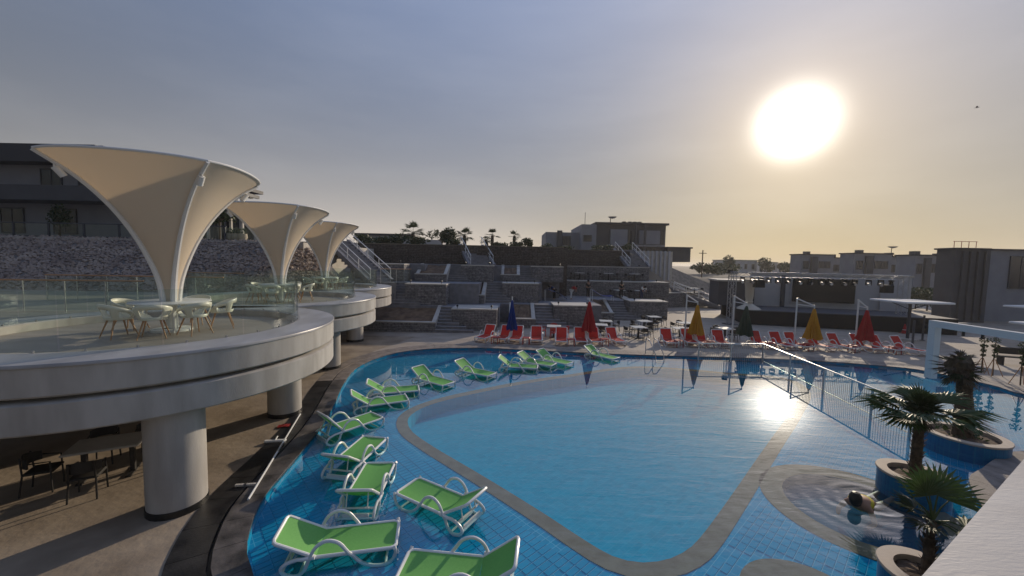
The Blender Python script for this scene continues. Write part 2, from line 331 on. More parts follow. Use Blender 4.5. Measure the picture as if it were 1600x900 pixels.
def tag(o, label, cat, group=None):
    o['label'] = label; o['category'] = cat
    if group: o['group'] = group
    return o
def struct(o): o['kind'] = 'structure'; return o
def thing(name, label, cat, loc=(0, 0, 0), rotz=0.0, group=None):
    o = bpy.data.objects.new(name, None); COL.objects.link(o); o.location = loc; o.rotation_euler = (0, 0, rotz); o.empty_display_size = .2
    o.matrix_basis = Matrix.Translation(Vector(loc)) @ Matrix.Rotation(rotz, 4, 'Z')
    return tag(o, label, cat, group)
def dup(root, loc, rotz=None, label=None, group=None, scale=None):
    def cpy(o, par):
        c = o.copy(); COL.objects.link(c); c.parent = par
        for ch in list(o.children): cpy(ch, c)
        return c
    r = cpy(root, None); r.location = loc
    if rotz is not None: r.rotation_euler = (0, 0, rotz)
    if scale: r.scale = (scale,) * 3
    if label: r['label'] = label
    if group: r['group'] = group
    return r
def smooth_curve(pts, closed=True, sub=6):
    pts = [Vector((p[0], p[1])) for p in pts]; n = len(pts); outp = []
    for i in range(n if closed else n - 1):
        p0, p1, p2, p3 = (pts[(i + k - 1) % n] if closed else pts[min(max(i + k - 1, 0), n - 1)] for k in range(4))
        for j in range(sub):
            t = j / sub
            outp.append(0.5 * ((2 * p1) + (p2 - p0) * t + (2 * p0 - 5 * p1 + 4 * p2 - p3) * t * t + (3 * p1 - p0 - 3 * p2 + p3) * t ** 3))
    if not closed: outp.append(pts[-1])
    return outp
def offset_curve(c, d, closed=True):
    n = len(c); o = []
    for i in range(n):
        a = c[(i - 1) % n] if closed or i else c[i]; b = c[(i + 1) % n] if closed or i < n - 1 else c[i]
        t = (b - a).normalized(); o.append(c[i] + Vector((t.y, -t.x)) * d)
    return o
def area2(c): return sum(c[i].x * c[(i + 1) % len(c)].y - c[(i + 1) % len(c)].x * c[i].y for i in range(len(c)))
def resample(c, step):
    c = c + [c[0]]; o = [c[0].copy()]; acc = 0
    for a, b in zip(c, c[1:]):
        L = (b - a).length; pos = 0
        while acc + (L - pos) >= step:
            pos += step - acc; o.append(a.lerp(b, pos / L)); acc = 0
        acc += L - pos
    if (o[-1] - o[0]).length < step * .5: o.pop()
    return o
def fillpoly(mb, loops, z):
    vs = [Vector((p.x, p.y, z)) for l in loops for p in l]
    tri = tessellate_polygon([[Vector((p.x, p.y, 0)) for p in l] for l in loops]); fs = []
    for t in tri:
        a, b, c = [vs[i] for i in t]
        fs.append(list(t) if (b - a).cross(c - a).z > 0 else list(t)[::-1])
    return mb.add(vs, fs)
def inside(p, poly):
    r = False; n = len(poly); x, y = p
    for i in range(n):
        a, b = poly[i], poly[(i + 1) % n]
        if (a.y > y) != (b.y > y) and x < (b.x - a.x) * (y - a.y) / (b.y - a.y) + a.x: r = not r
    return r
def rnd(a, b): return random.uniform(a, b)
def foliage(mb, blobs, n, size, flat=0.0):
    """leaf-sized faces spread through several clumps"""
    for i in range(n):
        c, r = random.choice(blobs); r = Vector(r) if hasattr(r, '__len__') else Vector((r, r, r))
        d = Vector((random.gauss(0, 1), random.gauss(0, 1), random.gauss(0, 1))).normalized() * (rnd(.35, 1) ** .6)
        p = Vector(c) + Vector((d.x * r.x, d.y * r.y, d.z * r.z))
        u = Vector((rnd(-1, 1), rnd(-1, 1), rnd(-1, 1))).normalized(); w = u.cross(Vector((rnd(-1, 1), rnd(-1, 1), rnd(-1, 1)))).normalized()
        s = size * rnd(.6, 1.3)
        mb.add([p - u * s, p + w * s * .45, p + u * s, p - w * s * .45], [(0, 1, 2, 3)])
    return mb

# ------------------------------------------------------------------ pool, deck, ground
pool_px = [(398, 920), (386, 870), (388, 840), (400, 800), (420, 768), (447, 735), (477, 700), (507, 660), (524, 628), (536, 602), (554, 578), (584, 562), (624, 551), (680, 545), (750, 544), (800, 546),
           (900, 551), (1000, 555), (1100, 558), (1200, 561), (1300, 566), (1400, 574), (1440, 579), (1500, 591), (1560, 605), (1600, 617)]
pool_pts = [at(x, y).to_2d() for x, y in pool_px] + [Vector((21.5, 12.5)), Vector((19.5, 10.6)), Vector((17, 10.0))] + [at(x, y).to_2d() for x, y in [(1600, 706), (1562, 715), (1536, 732), (1514, 755)]] + \
           [Vector((8.9, 6.5)), Vector((7.6, 4.6)), Vector((5, 3.4)), Vector((1, 3.0)), Vector((-2, 3.4)), Vector((-3.4, 4.4))]
pool = smooth_curve(pool_pts, True, 6)
if area2(pool) < 0: pool = pool[::-1]
pool = resample(pool, 0.35)                         # counter-clockwise; positive offset is outwards
pool = smooth_curve(pool, True, 1)
Z_W, Z_L, Z_D = -0.06, -0.21, -0.62                 # water, ledge floor, deep floor
band_px = [(1150, 585), (1000, 574), (885, 588), (818, 598), (760, 609), (700, 622), (660, 634), (636, 647), (628, 660), (636, 678), (669, 702), (715, 730), (756, 755), (813, 791), (850, 815), (900, 849), (950, 879), (1000, 892), (1050, 888), (1088, 870),
           (1112, 845), (1140, 805), (1165, 767), (1190, 728), (1215, 690), (1245, 645), (1258, 612), (1225, 592)]
band = smooth_curve([at(x, y, Z_L).to_2d() for x, y in band_px], True, 5)
if area2(band) < 0: band = band[::-1]
band = resample(band, 0.3)
b_out = offset_curve(band, 0.17); b_in = offset_curve(band, -0.17)

def circle(cx, cy, r, n=40): return [Vector((cx + r * math.cos(2 * PI * i / n), cy + r * math.sin(2 * PI * i / n))) for i in range(n)]
SPA = [(7.35, 7.75, 1.75), (4.55, 5.35, 0.95)]      # round spa seats sunk into the shallow ledge
spa_out = [circle(x, y, r) for x, y, r in SPA]; spa_in = [circle(x, y, r - .45) for x, y, r in SPA]

mb = MB(); fillpoly(mb, [pool, b_out] + spa_out, Z_L)
pool_floor = struct(mb.build('pool_floor', M_tilefar))
mb = MB(); fillpoly(mb, [b_out, b_in], Z_L + .012)
mb.build('pool_band', M_band, pool_floor)
for so_, si_ in zip(spa_out, spa_in):
    mb = MB(); fillpoly(mb, [so_, si_], Z_L + .012); mb.build('spa_ring', M_band, pool_floor)
    mb = MB(); fillpoly(mb, [si_], Z_L - .22); n = len(si_)
    mb.add([(p.x, p.y, Z_L + .012) for p in si_] + [(p.x, p.y, Z_L - .22) for p in si_], [(i, (i + 1) % n, n + (i + 1) % n, n + i) for i in range(n)])
    mb.build('spa_basin', M_spa, pool_floor)
mb = MB(); fillpoly(mb, [b_in], Z_D); n = len(b_in)
mb.add([(p.x, p.y, Z_L + .012) for p in b_in] + [(p.x, p.y, Z_D) for p in b_in], [(i, (i + 1) % n, n + (i + 1) % n, n + i) for i in range(n)])
mb.build('deep_basin', M_deep, pool_floor)
mb = MB(); n = len(pool)
mb.add([(p.x, p.y, 0.01) for p in pool] + [(p.x, p.y, Z_L) for p in pool], [(i, (i + 1) % n, n + (i + 1) % n, n + i) for i in range(n)])
mb.build('pool_side', M_tile, pool_floor)
mb = MB(); fillpoly(mb, [pool], Z_W); water = struct(mb.build('pool_water', M_water))
# tiles of the shallow ledge, laid slantwise
TW, TH, TA = 0.25, 0.125, R_(42)
ta, tb = Vector((math.cos(TA), math.sin(TA))), Vector((math.sin(TA), -math.cos(TA)))
cand = []
p_in = offset_curve(pool, -0.12); bo2 = offset_curve(band, 0.30); sp2 = [circle(x, y, r + .12, 30) for x, y, r in SPA]
for i in range(-80, 90):
    for j in range(-150, 150):
        c = ta * (i * TW) + tb * (j * TH) + Vector((0, 9))
        if not (4.6 < c.y < 17 and -6.5 < c.x < 13): continue
        if c.x < -0.8 * c.y * 1.33 or not inside(c, p_in) or inside(c, bo2) or any(inside(c, q) for q in sp2): continue
        cand.append((c.x * c.x + c.y * c.y, c))
cand.sort(key=lambda q: q[0])
tmesh = MB()
def tile_geo(m_, c, z0, z1, g=0.006, b=0.004):
    a_, b_ = ta * (TW / 2 - g), tb * (TH / 2 - g); a2, b2 = ta * (TW / 2 - g - b), tb * (TH / 2 - g - b)
    lo = [c - a_ - b_, c - a_ + b_, c + a_ + b_, c + a_ - b_]; hi = [c - a2 - b2, c - a2 + b2, c + a2 + b2, c + a2 - b2]
    m_.add([(p.x, p.y, z0) for p in lo] + [(p.x, p.y, z1) for p in hi], [(4, 5, 6, 7)] + [(i, (i + 1) % 4, 4 + (i + 1) % 4, 4 + i) for i in range(4)])
tile_geo(tmesh, Vector((0, 0)), 0.002, 0.009); tm = tmesh.mesh('pool_tile'); tm.materials.append(M_tile)
vis = []
def vispx(c):
    v = Vector((c.x, c.y, Z_L - CAM_H)); d = v.dot(fw); return 800 + CAM_F * v.dot(rt) / d, 450 - CAM_F * v.dot(up) / d
for d2, c in cand:
    x, y = vispx(c)
    if 0 < x < 1600 and 0 < y < 898: vis.append(c)
for c in vis[:300]:
    o = bpy.data.objects.new('pool_tile', tm); COL.objects.link(o); o.location = (c.x, c.y, Z_L); o.parent = pool_floor
mb = MB()
for c in vis[300:]: tile_geo(mb, c, Z_L + .002, Z_L + .009)
o = mb.build('pool_tiles', M_tile, pool_floor); o['kind'] = 'stuff'

# deck with the pool cut out
outer = [Vector(p) for p in [(-46, -10), (75, -10), (75, 62), (-46, 62)]]
c_out = offset_curve(pool, 1.06)
mb = MB(); fillpoly(mb, [outer, c_out], 0.0)
deck = struct(mb.build('pool_deck', M_deck))
# sandstone apron below the balconies, on top of the deck
lp = [p for p in offset_curve(pool, 1.05) if p.x < -1.5 and p.y < 19]
lp.sort(key=lambda p: p.y)
mb = MB(); poly = [Vector((-40, -4)), Vector((-3.2, -4))] + lp + [Vector((-6, 24)), Vector((-40, 24))]
fillpoly(mb, [poly], 0.006); struct(mb.build('sandstone_apron', M_sand))
# coping: stones one by one; slot and granite gutter outside them
c_a = pool; c_b = offset_curve(pool, 0.46); c_c = offset_curve(pool, 0.52); c_d = offset_curve(pool, 1.06)
mb = MB(); n = len(pool)
fillpoly(mb, [c_d, c_a], -0.03); bed = struct(mb.build('gutter_bed', M_plinth))
seg = 2; k = 0
while k < n:
    i0, i1 = k, min(k + seg, n)
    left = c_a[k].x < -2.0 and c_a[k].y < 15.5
    def strip(inner, outerc, z0, z1, g):
        idx = [j % n for j in range(i0, i1 + 1)]
        A = [inner[j].copy() for j in idx]; B = [outerc[j].copy() for j in idx]
        for Q in (A, B):
            d = (Q[1] - Q[0]).normalized(); Q[0] += d * g; d = (Q[-1] - Q[-2]).normalized(); Q[-1] -= d * g
        poly = [(p.x, p.y) for p in A] + [(p.x, p.y) for p in reversed(B)]
        return MB().prism(poly, z0, z1)
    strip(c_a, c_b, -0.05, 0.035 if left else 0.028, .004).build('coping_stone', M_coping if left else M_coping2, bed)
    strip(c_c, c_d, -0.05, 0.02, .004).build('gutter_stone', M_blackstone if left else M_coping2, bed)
    k += seg
# terrain reaching the horizon
def hill(x, y):
    def sst(a, b, t): t = min(max((t - a) / (b - a), 0), 1); return t * t * (3 - 2 * t)
    h = -3.0
    far = sst(58, 85, y) * 5.9 + max(0, sst(150, 900, y)) * 0.8              # plain beyond the stage
    mid = sst(41, 47, y) * (1 - sst(15, 24, x)) * 9.3                       # plateau behind the terraces
    lft = sst(30, 42, -x) * 8.6
    rgt = sst(62, 95, x) * 5.9
    bk = sst(8, 30, -y) * 5
    return h + max(far, mid * 1.0, lft, rgt, bk)
xs = [-2500, -1200, -600, -300, -150, -90] + list(range(-70, 111, 4)) + [130, 160, 220, 320, 600, 1200, 2500]
ys = [-1500, -500, -150, -60, -30] + list(range(-14, 101, 3)) + [110, 125, 150, 200, 300, 500, 900, 1600, 3000]
mb = MB(); nx = len(xs)
for y in ys:
    for x in xs:
        z = hill(x, y)
        mb.v.append(Vector((x, y, z + (rnd(-.12, .12) if z > 2 else 0))))
for j in range(len(ys) - 1):
    for i in range(nx - 1): mb.f.append([j * nx + i, j * nx + i + 1, (j + 1) * nx + i + 1, (j + 1) * nx + i])
struct(mb.build('ground', M_ground, smooth=True))

# the terrace the camera stands on: pale ledge in the lower right
mb = MB(); e0, e1 = Vector((4.7, 3.4)), Vector((2.31, 2.03)); dv = (e0 - e1).normalized(); nv = Vector((dv.y, -dv.x))
A = e1 - dv * 6; B = e0 + dv * 5
mb.prism([tuple(A), tuple(B), tuple(B + nv * 7), tuple(A + nv * 7)], 2.55, 3.1)
struct(mb.build('viewing_terrace', M_ledgec))

# ------------------------------------------------------------------ terraced hillside
hill_tiers = []
TA_ = [(-26, 28.0), (-0.9, 28.0), (-0.9, 30.6), (7.2, 30.6), (7.2, 35.6), (10.6, 35.6), (11.5, 41.2), (23, 47), (23, 60.5), (-26, 60.5)]
TB_ = [(-26, 29.9), (-2.6, 29.9), (-2.6, 33.4), (2.6, 33.4), (2.6, 40.8), (16, 40.8), (17, 60.4), (-26, 60.4)]
TC_ = [(-26, 33.0), (-7.5, 33.0), (-7.5, 34.6), (-1, 34.6), (-1, 36.5), (4.5, 36.5), (4.5, 43), (14.5, 43), (15, 60.3), (-26, 60.3)]
for nm, poly, z in (('lower_terrace', TA_, 1.5), ('middle_terrace', TB_, 3.08), ('upper_terrace', TC_, 4.5)):
    o = MB().prism(poly, -.02, z).build(nm, M_step); struct(o)
o = MB().prism([(-26, 37.6), (5.5, 38.6), (5.6, 44.4), (13.6, 44.8), (14, 60.2), (-26, 60.2)], 0, 6.35).build('hill_embankment', M_hillwall); struct(o)
o = MB().prism([(-26, 37.9), (5.2, 38.9), (5.3, 44.9), (13.3, 45.2), (13.6, 60.1), (-26, 60.1)], 6.36, 6.45).build('hilltop_ground', M_ground); struct(o)

def wall_block(label, x0, x1, Y, z0, z1, depth=2.2):
    t = thing('stone_planter_wall', label, 'wall', ((x0 + x1) / 2, Y + depth / 2, z0), 0, 'stone clad terrace walls')
    box_o('stone_body', M_stonewall, t, x0, x1, Y, Y + depth, z0, z1 - .06)
    box_o('coping', M_conc, t, x0 - .03, x1 + .03, Y - .03, Y + depth + .02, z1 - .06, z1 + .02)
    # small spike lamps on the coping
    for k in range(2):
        lx = x0 + (x1 - x0) * (0.12 if k == 0 else .88)
        l = MB().tube([(lx, Y + .12, z1 + .02), (lx, Y + .12, z1 + .14)], .02, 6).add([], []); l.lathe([(0, z1 + .13), (.07, z1 + .15), (.08, z1 + .22), (.05, z1 + .28), (0, z1 + .28)], 8, (lx, Y + .12, 0)); l.build('spot_lamp', M_lamp, t, world=True)
    return t
def stair(label, x0, x1, Y, z0, z1, run=2.0, n=8, wide=0.0, mat_=None, name='stone_staircase'):
    t = thing(name, label, 'staircase', ((x0 + x1) / 2, Y, z0), 0, 'stone staircases of the terraces')
    for i in range(n):
        zt = z0 + (z1 - z0) * (i + 1) / n; y = Y + run * i / n
        w = wide * max(0, (3 - i)) / 3 if i < 3 else 0
        box_o('step', mat_ or M_step, t, x0, x1 + w, y, y + run / n + (.12 if i < n - 1 else .02), zt - (z1 - z0) / n, zt - .03)
        box_o('tread', M_treadstone, t, x0, x1 + w, y - .03, y + run / n - .035, zt - .03 + .001, zt)
    return t
def planter(label, x0, x1, Y, z0, z1, depth=2.2, zf=.62):
    t = thing('terrace_planter', label, 'planter', ((x0 + x1) / 2, Y, z0), 0, 'sloping soil planters of the terraces')
    h = zf * (z1 - z0) * .75
    box_o('front_wall', M_stonewall, t, x0, x1, Y, Y + .25, z0, z0 + h - .08)
    box_o('front_coping', M_conc, t, x0 - .02, x1 + .02, Y - .04, Y + .3, z0 + h - .08, z0 + h)
    for s, xx in ((0, x0), (1, x1)):
        a, b = (xx, xx + .28) if s == 0 else (xx - .28, xx)
        m_ = MB(); za, zb = z0 + h, z1 + .06; y0, y1 = Y + .3, Y + depth
        m_.add([(a, y0, z0), (b, y0, z0), (b, y1, z0), (a, y1, z0), (a, y0, za), (b, y0, za), (b, y1, zb), (a, y1, zb)], [(0, 3, 2, 1), (4, 5, 6, 7), (0, 1, 5, 4), (1, 2, 6, 5), (2, 3, 7, 6), (3, 0, 4, 7)])
        m_.build('side_coping', M_conc, t, world=True)
    m_ = MB(); nx_, ny_ = 10, 6; g = []
    for j in range(ny_ + 1):
        for i in range(nx_ + 1):
            m_.v.append(Vector((x0 + .2 + (x1 - x0 - .4) * i / nx_, Y + .28 + (depth - .28) * j / ny_, z0 + h - .1 + (z1 - z0 - h) * j / ny_ + rnd(-.05, .05))))
    for j in range(ny_):
        for i in range(nx_): m_.f.append([j * (nx_ + 1) + i, j * (nx_ + 1) + i + 1, (j + 1) * (nx_ + 1) + i + 1, (j + 1) * (nx_ + 1) + i])
    m_.build('soil', M_soil, t, world=True)
    return t
def X(px, Y): return (px - 800) / CAM_F * Y / cp * 1.0
# lowest tier, left to right
planter('large sloping planter beside the farthest round balcony', X(520, 26), X(682, 26), 25.6, 0, 1.5, 2.6)
stair('stone stairs right of the large sloping planter on the lowest tier', X(684, 26.5), X(706, 26.5), 25.6, 0, 1.5, 2.4, 8, 1.6)
wall_block('stone clad wall behind the leftmost red loungers', X(706, 26.6), X(777, 26.6), 26.6, 0, 1.5, 2.4)
planter('planter of the lowest tier behind the blue parasol', X(796, 28), X(838, 28), 28.0, 0, 1.55, 2.6)
stair('stone stairs between blue and red parasols on the lowest tier', X(838, 29), X(866, 29), 28.2, 0, 1.5, 2.5, 8, 1.4)
wall_block('stone clad wall behind the dark red parasol', X(866, 29.4), X(925, 29.4), 29.2, 0, 1.6, 2.4)
planter('planter of the lowest tier right of the dark red parasol', X(928, 32.4), X(960, 32.4), 32.2, 0, 1.62, 3.3)
stair('stone stairs of the lowest tier behind the dining tables', X(960, 33.4), X(985, 33.4), 33.0, 0, 1.5, 2.6, 8, 1.0)
wall_block('stone clad wall behind the dining tables, right of the stairs', X(985, 33.9), X(1044, 33.9), 33.8, 0, 1.6, 2.4)
# long wall turning away to the right
t = thing('stone_terrace_wall', 'long stone wall running back to the right behind dining tables', 'wall', (14, 41, 0), 0, 'stone clad terrace walls')
for nm, m_, z0, z1, w in (('stone_body', M_stonewall, 0, 1.62, .5), ('coping', M_conc, 1.62, 1.7, .58)):
    MB().beam((11.2, 40.6, (z0 + z1) / 2), (23.2, 46.7, (z0 + z1) / 2), w, z1 - z0).build(nm, m_, t, world=True)
t2 = thing('stone_terrace_wall', 'short stone wall joining the dining table wall to the long wall', 'wall', (11, 38, 0), 0, 'stone clad terrace walls')
for nm, m_, z0, z1, w in (('stone_body', M_stonewall, 0, 1.59, .5), ('coping', M_conc, 1.59, 1.67, .58)):
    MB().beam((10.8, 36.3, (z0 + z1) / 2), (11.2, 40.3, (z0 + z1) / 2), w, z1 - z0).build(nm, m_, t2, world=True)
# second tier
stair('stone stairs of the second tier just right of the balconies', X(612, 28.6), X(633, 28.6), 28.1, 1.5, 3.08, 2.0, 8, 1.2)
wall_block('stone clad wall of the second tier above the large planter', X(633, 28.5), X(697, 28.5), 28.5, 1.5, 3.08, 1.7)
planter('planter of the second tier above the leftmost red loungers', X(714, 30), X(757, 30), 30.2, 1.5, 3.08, 3.2)
stair('stone stairs of the second tier left of the blue parasol', X(757, 31), X(785, 31), 31.0, 1.5, 3.08, 2.3, 8, 1.0)
wall_block('stone clad wall of the second tier above the blue parasol', X(785, 31.8), X(842, 31.8), 31.8, 1.5, 3.08, 2.0)
wall_block('long stone wall of the second tier behind the people', X(884, 39.8), X(1044, 39.8), 39.6, 1.5, 3.05, 1.6)
# third tier
wall_block('stone clad wall of the third tier nearest the balconies', X(575, 31), X(630, 31), 31.2, 3.08, 4.5, 1.6)
planter('planter of the third tier nearest the balconies', X(648, 32), X(697, 32), 32.0, 3.08, 4.5, 2.2)
stair('stone stairs of the third tier left of the hill stairs', X(697, 33), X(720, 33), 32.6, 3.08, 4.5, 2.1, 8, .8)
wall_block('stone clad wall of the third tier below the hill stairs', X(720, 33), X(770, 33), 33.2, 3.08, 4.5, 1.7)
planter('planter of the third tier right of the hill stairs', X(782, 34.6), X(812, 34.6), 34.4, 3.08, 4.5, 2.4)
stair('stone stairs of the third tier right of the hill stairs', X(812, 35), X(830, 35), 34.8, 3.08, 4.5, 2.1, 8, .8)
wall_block('stone clad wall of the third tier right of the hill stairs', X(830, 35), X(880, 35), 35.2, 3.08, 4.5, 1.7)
wall_block('long stone wall of the third tier below the hill villa', X(884, 42), X(1012, 42), 41.8, 3.05, 4.55, 1.5)
# hill stairs with pale rails
def rail_stair(label, xa, ya, xb, yb, z0, z1, w, n=12):
    """flight from (xa, ya, z0) to (xb, yb, z1); rails on both sides"""
    t = thing('hill_stairs', label, 'staircase', (xa, ya, z0)); a, b = Vector((xa, ya, z0)), Vector((xb, yb, z1)); d = (b - a); dh = Vector((d.x, d.y, 0)).normalized(); s = Vector((dh.y, -dh.x, 0))
    for i in range(n):
        p = a + d * (i / n); q = a + d * ((i + 1) / n); zt = q.z
        c = (p + q) / 2
        MB().beam(Vector((p.x, p.y, zt - .3)), Vector((q.x, q.y, zt - .3)), w, .6).build('step', M_step, t, world=True)
    for sg in (-1, 1):
        r = MB(); o_ = s * sg * w / 2; h = Vector((0, 0, .95))
        r.tube([a + o_ + h, b + o_ + h], .035, 6); r.tube([a + o_ + h * .5, b + o_ + h * .5], .02, 6)
        for k in range(5): p = a + d * (k / 4) + o_; r.tube([p, p + h], .03, 6)
        r.build('handrail', M_rib, t, world=True)
        MB().beam(a + o_ * 1.12, b + o_ * 1.12, .25, .35).build('string_wall', M_step, t, world=True)
    return t
rail_stair('stairs with pale rails climbing the hill below the palms', X(752, 36), 36.4, X(735, 40), 40.2, 4.45, 6.45, 2.2)
rail_stair('stairs with pale rails leading up to the hill villa', X(1000, 42), 42.5, X(972, 47), 47.0, 4.5, 6.6, 2.2)
rail_stair('long stairs with pale rails descending right of the terraces', 21.5, 47.6, 14.6, 49.5, 0.9, 5.0, 2.0, 16)
rail_stair('lower flight of pale railed stairs beside the stage truss', 24.5, 44.0, 19.5, 46.2, 0.02, 1.9, 1.8, 10)
# gravel slope on the right end of the hill and ribbed retaining wall
m_ = MB(); g = [(13.5, 44.8, 6.2), (13.5, 62, 6.6), (20, 62, 6.4), (19, 50, 5.2), (30, 62, 2.2), (30, 52, 1.2), (25, 47.5, 0.0), (18, 47.2, 2.6), (33, 62, 0)]
m_.add(g, [(0, 3, 2, 1), (0, 7, 3), (3, 5, 4, 2), (7, 6, 5, 3), (5, 8, 4)])
struct(m_.build('gravel_slope', M_gravel))
t = thing('ribbed_retaining_wall', 'grey ribbed retaining wall right of the hill villa stairs', 'wall', (15, 46, 4.5))
box_o('wall_body', M_conc, t, 14.1, 19.5, 47.0, 47.4, 3.0, 6.5)
for k in range(10): box_o('rib', M_wallg, t, 14.3 + k * .52, 14.5 + k * .52, 46.85, 47.0, 3.0, 6.55)

# rubble embankment on the left, under the villa
def bank_z(x, y):
    t = min(max((y - 19.5) / 6.5, 0), 1); e = min(max((-11.4 - x) / 3.0, 0), 1)
    return 2.6 + 3.25 * t * e
m_ = MB(); nx_, ny_ = 44, 16
for j in range(ny_ + 1):
    for i in range(nx_ + 1):
        x = -46 + 35 * i / nx_; y = 17.5 + 10 * j / ny_; m_.v.append(Vector((x, y, bank_z(x, y))))
for j in range(ny_):
    for i in range(nx_): m_.f.append([j * (nx_ + 1) + i, j * (nx_ + 1) + i + 1, (j + 1) * (nx_ + 1) + i + 1, (j + 1) * (nx_ + 1) + i])
struct(m_.build('rubble_bank', M_rockbase))
m_ = MB()
for i in range(15000):
    x = rnd(-40, -10.9); y = rnd(18.6, 26.6); z = bank_z(x, y); s = rnd(.05, .14)
    if z < 2.7: continue
    vs = []
    for d in ((1, 0, 0), (-1, 0, 0), (0, 1, 0), (0, -1, 0), (0, 0, 1), (0, 0, -1)):
        v = Vector(d) * s * rnd(.6, 1.25) + Vector((rnd(-.3, .3), rnd(-.3, .3), rnd(-.3, .3))) * s; vs.append(Vector((x, y, z + s * .3)) + v)
    m_.add(vs, [(0, 2, 4), (2, 1, 4), (1, 3, 4), (3, 0, 4), (2, 0, 5), (1, 2, 5), (3, 1, 5), (0, 3, 5)])
o = m_.build('rubble_stones', M_rock); o['kind'] = 'stuff'; tag(o, 'loose pinkish grey rubble covering the bank below the villa', 'rubble')
# raised walkway behind the balconies
struct(MB().prism([(-46, 2), (-12.3, 4), (-12.6, 9), (-13.4, 16), (-14.6, 23), (-13, 28.4), (-46, 28.4)], 2.3, 2.88).build('upper_walkway', M_parquet))
struct(MB().prism([(-46, 25.8), (-14, 25.8), (-13.5, 45), (-46, 45)], 0.0, 5.86).build('villa_plinth', M_conc))

# ------------------------------------------------------------------ round balconies
Z_F, Z_LG = 2.9, 3.1
BALC = [((-8.75, 9.4), 'nearest', (-6.35, 7.1)), ((-10.1, 16.6), 'middle', (-6.95, 11.6)), ((-11.6, 23.7), 'farthest', (-8.0, 16.7))]
RO, RI = 3.95, 3.0
for bi, ((bx_, by_), which, colp) in enumerate(BALC):
    nseg = 96
    t = thing('round_balcony', 'white round balcony with marble ledge and glass balustrade, %s of the three' % which, 'balcony', (bx_, by_, 1.85), 0, 'round balconies in a row')
    c = (bx_, by_, 0)
    MB().lathe([(RI, Z_F - .1), (RI, Z_LG - .02), (RI + .03, Z_LG), (RI + .1, Z_LG)], nseg, c).build('ledge_inner_face', M_render, t, True, True)
    MB().lathe([(RI + .1, Z_LG - .03), (RI + .1, Z_LG + .004), (RO + .01, Z_LG + .004), (RO + .02, Z_LG - .01), (RO + .02, Z_LG - .05)], nseg, c).build('marble_ledge', M_marble, t, True, True)
    MB().lathe([(RO - .5, Z_LG - .05), (RO, Z_LG - .05), (RO, 2.60), (RO - .03, 2.57), (RO - .35, 2.57)], nseg, c).build('upper_fascia', M_render, t, True, True)
    MB().lathe([(RO - .3, 2.6), (RO - .3, 2.46)], nseg, c).build('shadow_groove', M_render, t, True, True)
    MB().lathe([(RO - .35, 2.49), (RO - .05, 2.49), (RO - .01, 2.46), (RO - .01, 2.01), (RO - .04, 1.98), (0, 1.98)], nseg, c).build('lower_fascia', M_render, t, True, True)
    MB().lathe([(0, Z_F), (RI + .01, Z_F)], nseg, c).build('floor', M_parquet, t, True, True)
    # frameless glass panels on the inner edge of the ledge
    NP = 14
    for k in range(NP):
        a0 = 2 * PI * k / NP + .003 + .1; a1 = 2 * PI * (k + 1) / NP - .003 + .1; r0, r1 = RI + .035, RI + .05
        MB().lathe([(r0, Z_LG + .003), (r0, Z_LG + 1.06), (r1, Z_LG + 1.06), (r1, Z_LG + .003), (r0, Z_LG + .003)], 8, c, a0, a1).build('glass_panel', M_glass, t, True, True)
        for q in (.25, .75):
            aa = a0 + (a1 - a0) * q
            MB().lathe([(0, 0), (.02, 0), (.02, .04), (0, .04)], 8, (bx_ + (RI + .043) * math.cos(aa), by_ + (RI + .043) * math.sin(aa), Z_LG + .0)).build('glass_clamp', M_steel, t, True, True)
    # columns
    cols = [colp] if bi else [colp, BALC[1][2]]
    if bi == 1: cols = [BALC[2][2]]
    if bi == 2: cols = [(-9.2, 22.4)]
    for q in cols:
        o = MB().lathe([(.46, 0.13), (.46, 2.0)], 40, (q[0], q[1], 0)).build('column', M_render, t, True, True)
        MB().lathe([(.462, 0.0), (.475, 0.0), (.475, .125), (.45, .135)], 40, (q[0], q[1], 0)).build('column_plinth', M_plinth, o, True)
        o2 = o.children[0]; iv = t.matrix_basis.inverted()
        for v in o2.data.vertices: v.co = iv @ v.co

